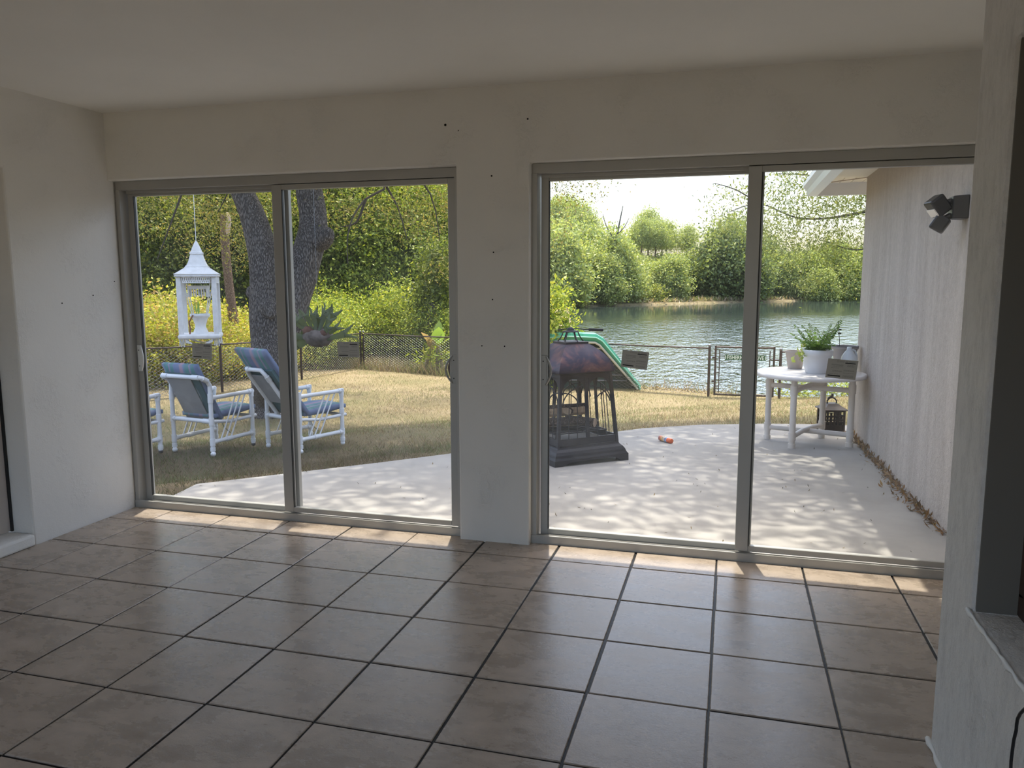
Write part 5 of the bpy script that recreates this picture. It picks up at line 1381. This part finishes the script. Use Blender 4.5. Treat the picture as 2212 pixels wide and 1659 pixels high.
for px in range(120, 1000, 46):
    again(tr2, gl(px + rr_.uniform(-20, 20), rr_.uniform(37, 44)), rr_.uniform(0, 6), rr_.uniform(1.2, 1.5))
for px in (960, 1000):
    again(tr1, gl(px, rr_.uniform(30, 36)), rr_.uniform(0, 6), rr_.uniform(.7, .8))
pb = hit(520, 790); pb = at_d(516, 760, 21.5); z0 = gz(pb[0], pb[1])
t_ = thing('bare_trunk', 'slim reddish brown dead trunk leaning left of the oak', 'tree', (pb[0], pb[1], z0))
mb = MB(); limb(mb, [(pb[0], pb[1], z0 - .2)] + [tuple(at_d(px, py, 21.5)) for px, py in [(511, 730), (503, 680), (495, 620), (489, 560), (485, 510), (482, 462)]], [.15, .14, .13, .125, .12, .115, .08], 10, 4, .008); mb.build('trunk', M_BARK2, t_, world=True)
mb = MB(); limb(mb, [tuple(at_d(px, py, 21.5)) for px, py in [(486, 515), (492, 492), (494, 470), (489, 460)]], [.09, .08, .06, .03], 8, 3); mb.build('broken_top', mat('pale_wood', (0.5, 0.38, 0.30), .8), t_, world=True)
t_ = thing('grey_snag', 'short grey snag standing among the shrubs right of the oak', 'tree', gl(815, 30))
mb = MB(); limb(mb, [(0, 0, -.2), (.05, 0, 2.5), (0, 0, 4.6)], [.13, .12, .09], 8, 3, .01); mb.build('trunk', M_BARK, t_)
# banana plant beyond the fence
bq = at_d(938, 770, 22.0)
bn = thing('banana_plant', 'small banana plant with broad pale leaves behind the fence', 'plant', (bq[0], bq[1], gz(bq[0], bq[1])))
def broad_leaf(P0, dirv, L_, W_, col, side):
    P0 = Vector(P0); d = Vector(dirv).normalized(); s = Vector(side).normalized(); V = []; K2 = 8
    for i in range(K2 + 1):
        t = i / K2; c = P0 + d * L_ * t + Vector((0, 0, -.22 * L_ * t * t)); wd = W_ * math.sin(math.pi * (0.06 + .94 * t) ** .8) + .004
        nn = d.cross(s) * .12 * wd
        V += [c - s * wd + nn, c, c + s * wd + nn]
    F_ = []
    for i in range(K2):
        for j in range(2): q = i * 3 + j; F_ += [q, q + 1, q + 4, q + 3]
    return raw_mesh('broad_leaf', np.array([tuple(v) for v in V]), np.array(F_), 4, M_LEAF, np.tile(np.array([*col, 1.]), (len(V), 1)))
for (p0, dv, L_, W_, c_, sd) in [((0.10, 0, .85), (.12, -.1, 1), .62, .19, (.30, .46, .10), (1, .2, 0)), ((.08, 0, .95), (.05, .2, 1), .72, .16, (.24, .34, .08), (1, -.3, 0)), ((-.05, 0, .80), (-.55, 0, .8), .60, .13, (.42, .30, .20), (.7, -.6, .4)), ((.0, -.05, .7), (-.2, -.2, .8), .45, .13, (.38, .30, .16), (1, 0, .2)), ((.2, 0, .85), (.7, .1, .6), .5, .12, (.28, .38, .08), (.4, -.8, 0)), ((.0, 0, .6), (-.7, -.3, .3), .45, .07, (.32, .38, .12), (.3, -.8, .1)), ((.2, 0, .55), (.7, -.3, .2), .45, .07, (.36, .40, .14), (.3, .8, .1))]:
    link_mesh('leaf', broad_leaf(p0, dv, L_, W_, c_, sd), bn)
for x0, x1 in ((-.35, -.05), (.08, .1), (.25, .16)):
    mb = MB(); limb(mb, [(x0, 0, -.1), ((x0 + x1) / 2, 0, .4), (x1, 0, .85)], [.06, .05, .03], 8, 2); mb.build('stem', noisy('banana_stem', (0.28, 0.2, 0.14), (0.4, 0.32, 0.22), 9, .8), bn)
me = leaves_mesh('low', clumps([(RNG.uniform(-.5, .5), RNG.uniform(-.2, .2), RNG.uniform(.3, .75)) for _ in range(14)], .12, 16), .20, .22, BRIGHT_GREEN, M_LEAF); link_mesh('low_foliage', me, bn)['kind'] = 'stuff'

# ------------------------------------------------------------------ far bank
G3 = 'broadleaf trees on the far bank'; G4 = 'pines rising behind the far bank'
f1 = make_plant('bank_tree', 'rounded green tree along the far bank', 'tree', G3, gl(1250, 90), [(0, 0, 3.2, 2.6, 2.4, 2.8), (1.6, 0, 2.0, 2.0, 1.8, 1.8), (-1.6, .3, 1.8, 2.0, 1.8, 1.7), (.3, 0, 5.2, 1.8, 1.7, 1.6)], 300, 38, .5, .30, .6, PALE, [([(0, 0, -.4), (.1, 0, 2.5), (-.1, 0, 4.5)], [.18, .12, .05])], M_BARK)
f2 = make_plant('bank_tree', 'dark rounded tree along the far bank', 'tree', G3 + ', dark', gl(1560, 104), [(0, 0, 4.5, 4.2, 3.6, 4.2), (3.2, 0, 3.0, 3.2, 2.8, 3.0), (-3.0, .3, 2.8, 3.0, 2.8, 2.8), (.3, 0, 8.0, 3.0, 2.7, 2.4)], 420, 38, .7, .41, .6, [(.16, .21, .08), (.22, .28, .10), (.28, .33, .13), (.12, .16, .07)], [([(0, 0, -.4), (.1, 0, 3.5), (-.1, 0, 6.5)], [.3, .2, .08])], M_BARK)
f3 = make_plant('bank_pine', 'tall thin pine behind the far bank', 'tree', G4, gl(1230, 112), [(0, 0, 10.5, 2.6, 2.4, 1.8), (1.6, 0, 9.2, 1.8, 1.8, 1.3), (-1.7, 0, 8.8, 1.8, 1.8, 1.2), (0, 0, 12.2, 1.4, 1.4, 1.0)], 150, 38, .45, .38, .3, PALE, [([(0, 0, -.4), (.15, 0, 5), (0, 0, 12)], [.2, .16, .06])], M_BARK2)
f4 = make_plant('bank_bush', 'low yellowish bush at the far water edge', 'shrub', 'low bushes along the far bank', gl(1385, 96), [(0, 0, .9, 2.2, 1.6, 1.1), (1.4, 0, .8, 1.4, 1.2, .9)], 110, 22, .35, .34, .55, [(.27, .31, .08), (.21, .27, .07), (.33, .34, .11)], ())
for px, d, sc in [(1200, 84, 1.15), (1222, 88, 1.25), (1278, 92, 1.0), (1300, 89, .85), (1318, 95, 1.35), (1335, 92, 1.0), (1352, 97, .8), (1425, 99, .85), (1400, 104, .8), (1450, 100, .95), (1185, 96, 1.4), (1260, 99, 1.4), (1375, 108, .9), (1655, 112, 1.05), (1690, 111, .85), (1735, 112, 1.0), (1770, 108, .9), (1800, 113, 1.2), (1830, 110, 1.0), (1862, 112, 1.2), (1900, 112, 1.2)]:
    again(f1, gl(px, d), rr_.uniform(0, 6), sc * rr_.uniform(.9, 1.1))
for px, d, sc in [(1520, 106, .75), (1600, 108, .95), (1640, 114, .9), (1705, 118, .7), (1755, 117, .72), (1815, 119, .8), (1490, 110, .6), (1575, 116, 1.1), (1880, 116, .9)]:
    again(f2, gl(px, d), rr_.uniform(0, 6), sc)
for px, d, sc in [(1200, 108, 1.0), (1255, 116, 1.0), (1215, 118, 1.08), (1362, 118, .60), (1384, 114, .84), (1396, 121, .97), (1414, 116, .82), (1437, 122, .84), (1350, 124, .6), (1480, 124, .8), (1425, 126, .78), (1375, 124, .78)]:
    again(f3, gl(px, d), rr_.uniform(0, 6), sc)
for px, d, sc in [(1345, 112, .95), (1370, 114, 1.0), (1395, 113, .92), (1420, 114, 1.0), (1445, 115, 1.05), (1470, 114, 1.1), (1320, 113, 1.1), (1385, 124, 1.0), (1410, 124, 1.05), (1435, 125, 1.0), (1455, 124, 1.1), (1360, 126, 1.0)]:
    again(f1, gl(px, d), rr_.uniform(0, 6), (sc, sc, sc * .8))
for px, d, sc in [(1240, 86, .8), (1262, 88, .7), (1345, 94, .8), (1362, 95, .9), (1410, 97, 1.0), (1425, 98, .8), (1290, 90, .6), (1455, 101, .6), (1700, 110, .5), (1790, 109, .5)]:
    again(f4, gl(px, d), rr_.uniform(0, 6), sc)
t_ = thing('dead_snag', 'bare topped dead tree on the far bank reaching above the bushes', 'tree', gl(1325, 91))
mb = MB(); limb(mb, [(0, 0, -.4), (-.2, 0, 4), (.3, 0, 8), (.9, 0, 11.2)], [.25, .2, .12, .04], 6, 3); limb(mb, [(.2, 0, 7), (-1, 0, 9), (-1.4, 0, 10.3)], [.08, .06, .03], 5, 2); limb(mb, [(.3, 0, 8), (1.1, 0, 8.8), (1.6, 0, 9.8)], [.07, .05, .03], 5, 2); mb.build('trunk', M_BARK, t_)
me = leaves_mesh('snagleaf', crown([(0, 0, 6.5, 1.5, 1.2, 2.6)], 50, 20, .5), .4, .5, PALE, M_LEAF); link_mesh('foliage', me, t_)['kind'] = 'stuff'
# rough grass and driftwood on the far shore
n = 20000
xx = RNG.uniform(-12, 40, n); yf = np.clip(81 + 1.18 * (xx + 13), 60, 135); yy = yf + np.abs(RNG.normal(0, 6, n)) + 1.2; k = yy < 150
xx, yy = xx[k], yy[k]
me = leaves_mesh('bankgrass', np.stack([xx, yy, ground(xx, yy)], -1), 0.5, .2, [(.27, .31, .10), (.22, .29, .08), (.32, .31, .14), (.22, .18, .11)], M_LEAF, axis=np.array([0, 0, 1.4])); tag(link_mesh('bank_grass', me), 'rough pale grass along the far shore', 'grass', kind='stuff')
n = 1500
xx = RNG.uniform(-13, 38, n); yy = np.clip(81 + 1.18 * (xx + 13), 60, 135) + RNG.uniform(-.8, 1.5, n)
me = leaves_mesh('drift', np.stack([xx, yy, np.maximum(ground(xx, yy), -1.5) + .06], -1), 0.75, .10, [(.34, .26, .20), (.42, .33, .27), (.24, .18, .14)], M_LEAF, up=2.0); tag(link_mesh('shore_debris', me), 'grey brown sticks and debris lining the far shore', 'debris', kind='stuff')
for px, d in ((1480, 103.5), (1505, 104)):
    p = at_d(px, 655, d); mb = MB(); mb.tube([(p[0] - 1.4, p[1] - 1.0, -1.42), (p[0] + 1.2, p[1] + .6, -1.05)], .16, 8)
    tag(mb.build('driftwood_log', M_BARK), 'longer grey log lying on the far shore' if px == 1480 else 'grey log tilting out of the far shore farther along', 'log')

# oak with fine leaves beyond the house wing, and its sprays over the lake view
tq = at_d(1960, 700, 21.5)
wt = thing('fine_leaved_tree', 'fine leaved oak leaning in beside the house eave', 'tree', (tq[0], tq[1], gz(tq[0], tq[1])))
def tp(px, py, d): return tuple(at_d(px, py, d))
mb = MB()
limb(mb, [(tq[0], tq[1], wt.location.z - .2), tp(1940, 560, 21.3), tp(1900, 450, 21), tp(1850, 330, 20.6)], [.25, .2, .16, .1], 10, 4)
limb(mb, [tp(1900, 450, 21), tp(1800, 470, 20.4), tp(1720, 470, 20), tp(1640, 440, 19.6), tp(1570, 460, 19.2)], [.05, .03, .022, .015, .008], 8, 4)
limb(mb, [tp(1850, 400, 20.6), tp(1760, 380, 20.3), tp(1680, 375, 20)], [.035, .02, .01], 8, 4)
limb(mb, [tp(1930, 520, 21.2), tp(1850, 540, 20.7), tp(1780, 520, 20.5)], [.03, .02, .01], 8, 4)
limb(mb, [tp(1640, 440, 19.6), tp(1590, 410, 19.4), tp(1540, 395, 19.3)], [.02, .015, .008], 6, 3)
mb.build('trunk', M_BARK, wt, world=True)
Cn = []
while len(Cn) < 430:
    px, py, d = RNG.uniform(1500, 2000), RNG.uniform(300, 620), RNG.uniform(18.8, 22)
    e = (1 if px > 1700 else max(0.0, (px - 1470) / 260)) * (1.0 if py < 560 else .35)
    dline = abs(py - (455 if px < 1700 else 470 - (px - 1700) * .25))
    if px < 1690 and dline > 25 + (px - 1500) * .33: continue
    if RNG.uniform() > e: continue
    Cn.append(tp(px, py, d))
me = leaves_mesh('finelf', clumps(Cn, .24, 46) - np.array(wt.location), .105, .26, [(0.17, 0.21, 0.07), (0.22, 0.26, 0.09), (0.12, 0.16, 0.05), (0.27, 0.29, 0.12)], M_LEAF); link_mesh('foliage', me, wt)['kind'] = 'stuff'

# ------------------------------------------------------------------ last: tidy the shading of smooth meshes
bpy.context.view_layer.update()

ORD = 'first second third fourth fifth sixth seventh eighth ninth tenth eleventh twelfth thirteenth fourteenth fifteenth sixteenth seventeenth eighteenth nineteenth twentieth'.split()
TENS = {2: 'twenty', 3: 'thirty', 4: 'forty'}
def ordw(i):
    return ORD[i] if i < 20 else TENS[(i + 1) // 10] + ('-' + ORD[(i + 1) % 10 - 1] if (i + 1) % 10 else 'th').replace('ty-th', 'tieth')
bylab = {}
for o in SC.objects:
    if o.parent is None and o.get('group') and o.get('category') in ('tree', 'shrub'): bylab.setdefault(o['label'], []).append(o)
for lab, os_ in bylab.items():
    if len(os_) < 2: continue
    def sx_(o):
        d = np.array(o.location) - CAM; return (d @ RIGHT) / (d @ FWD)
    for i, o in enumerate(sorted(os_, key=sx_)): o['label'] = lab + ', ' + ordw(i) + ' from the left'
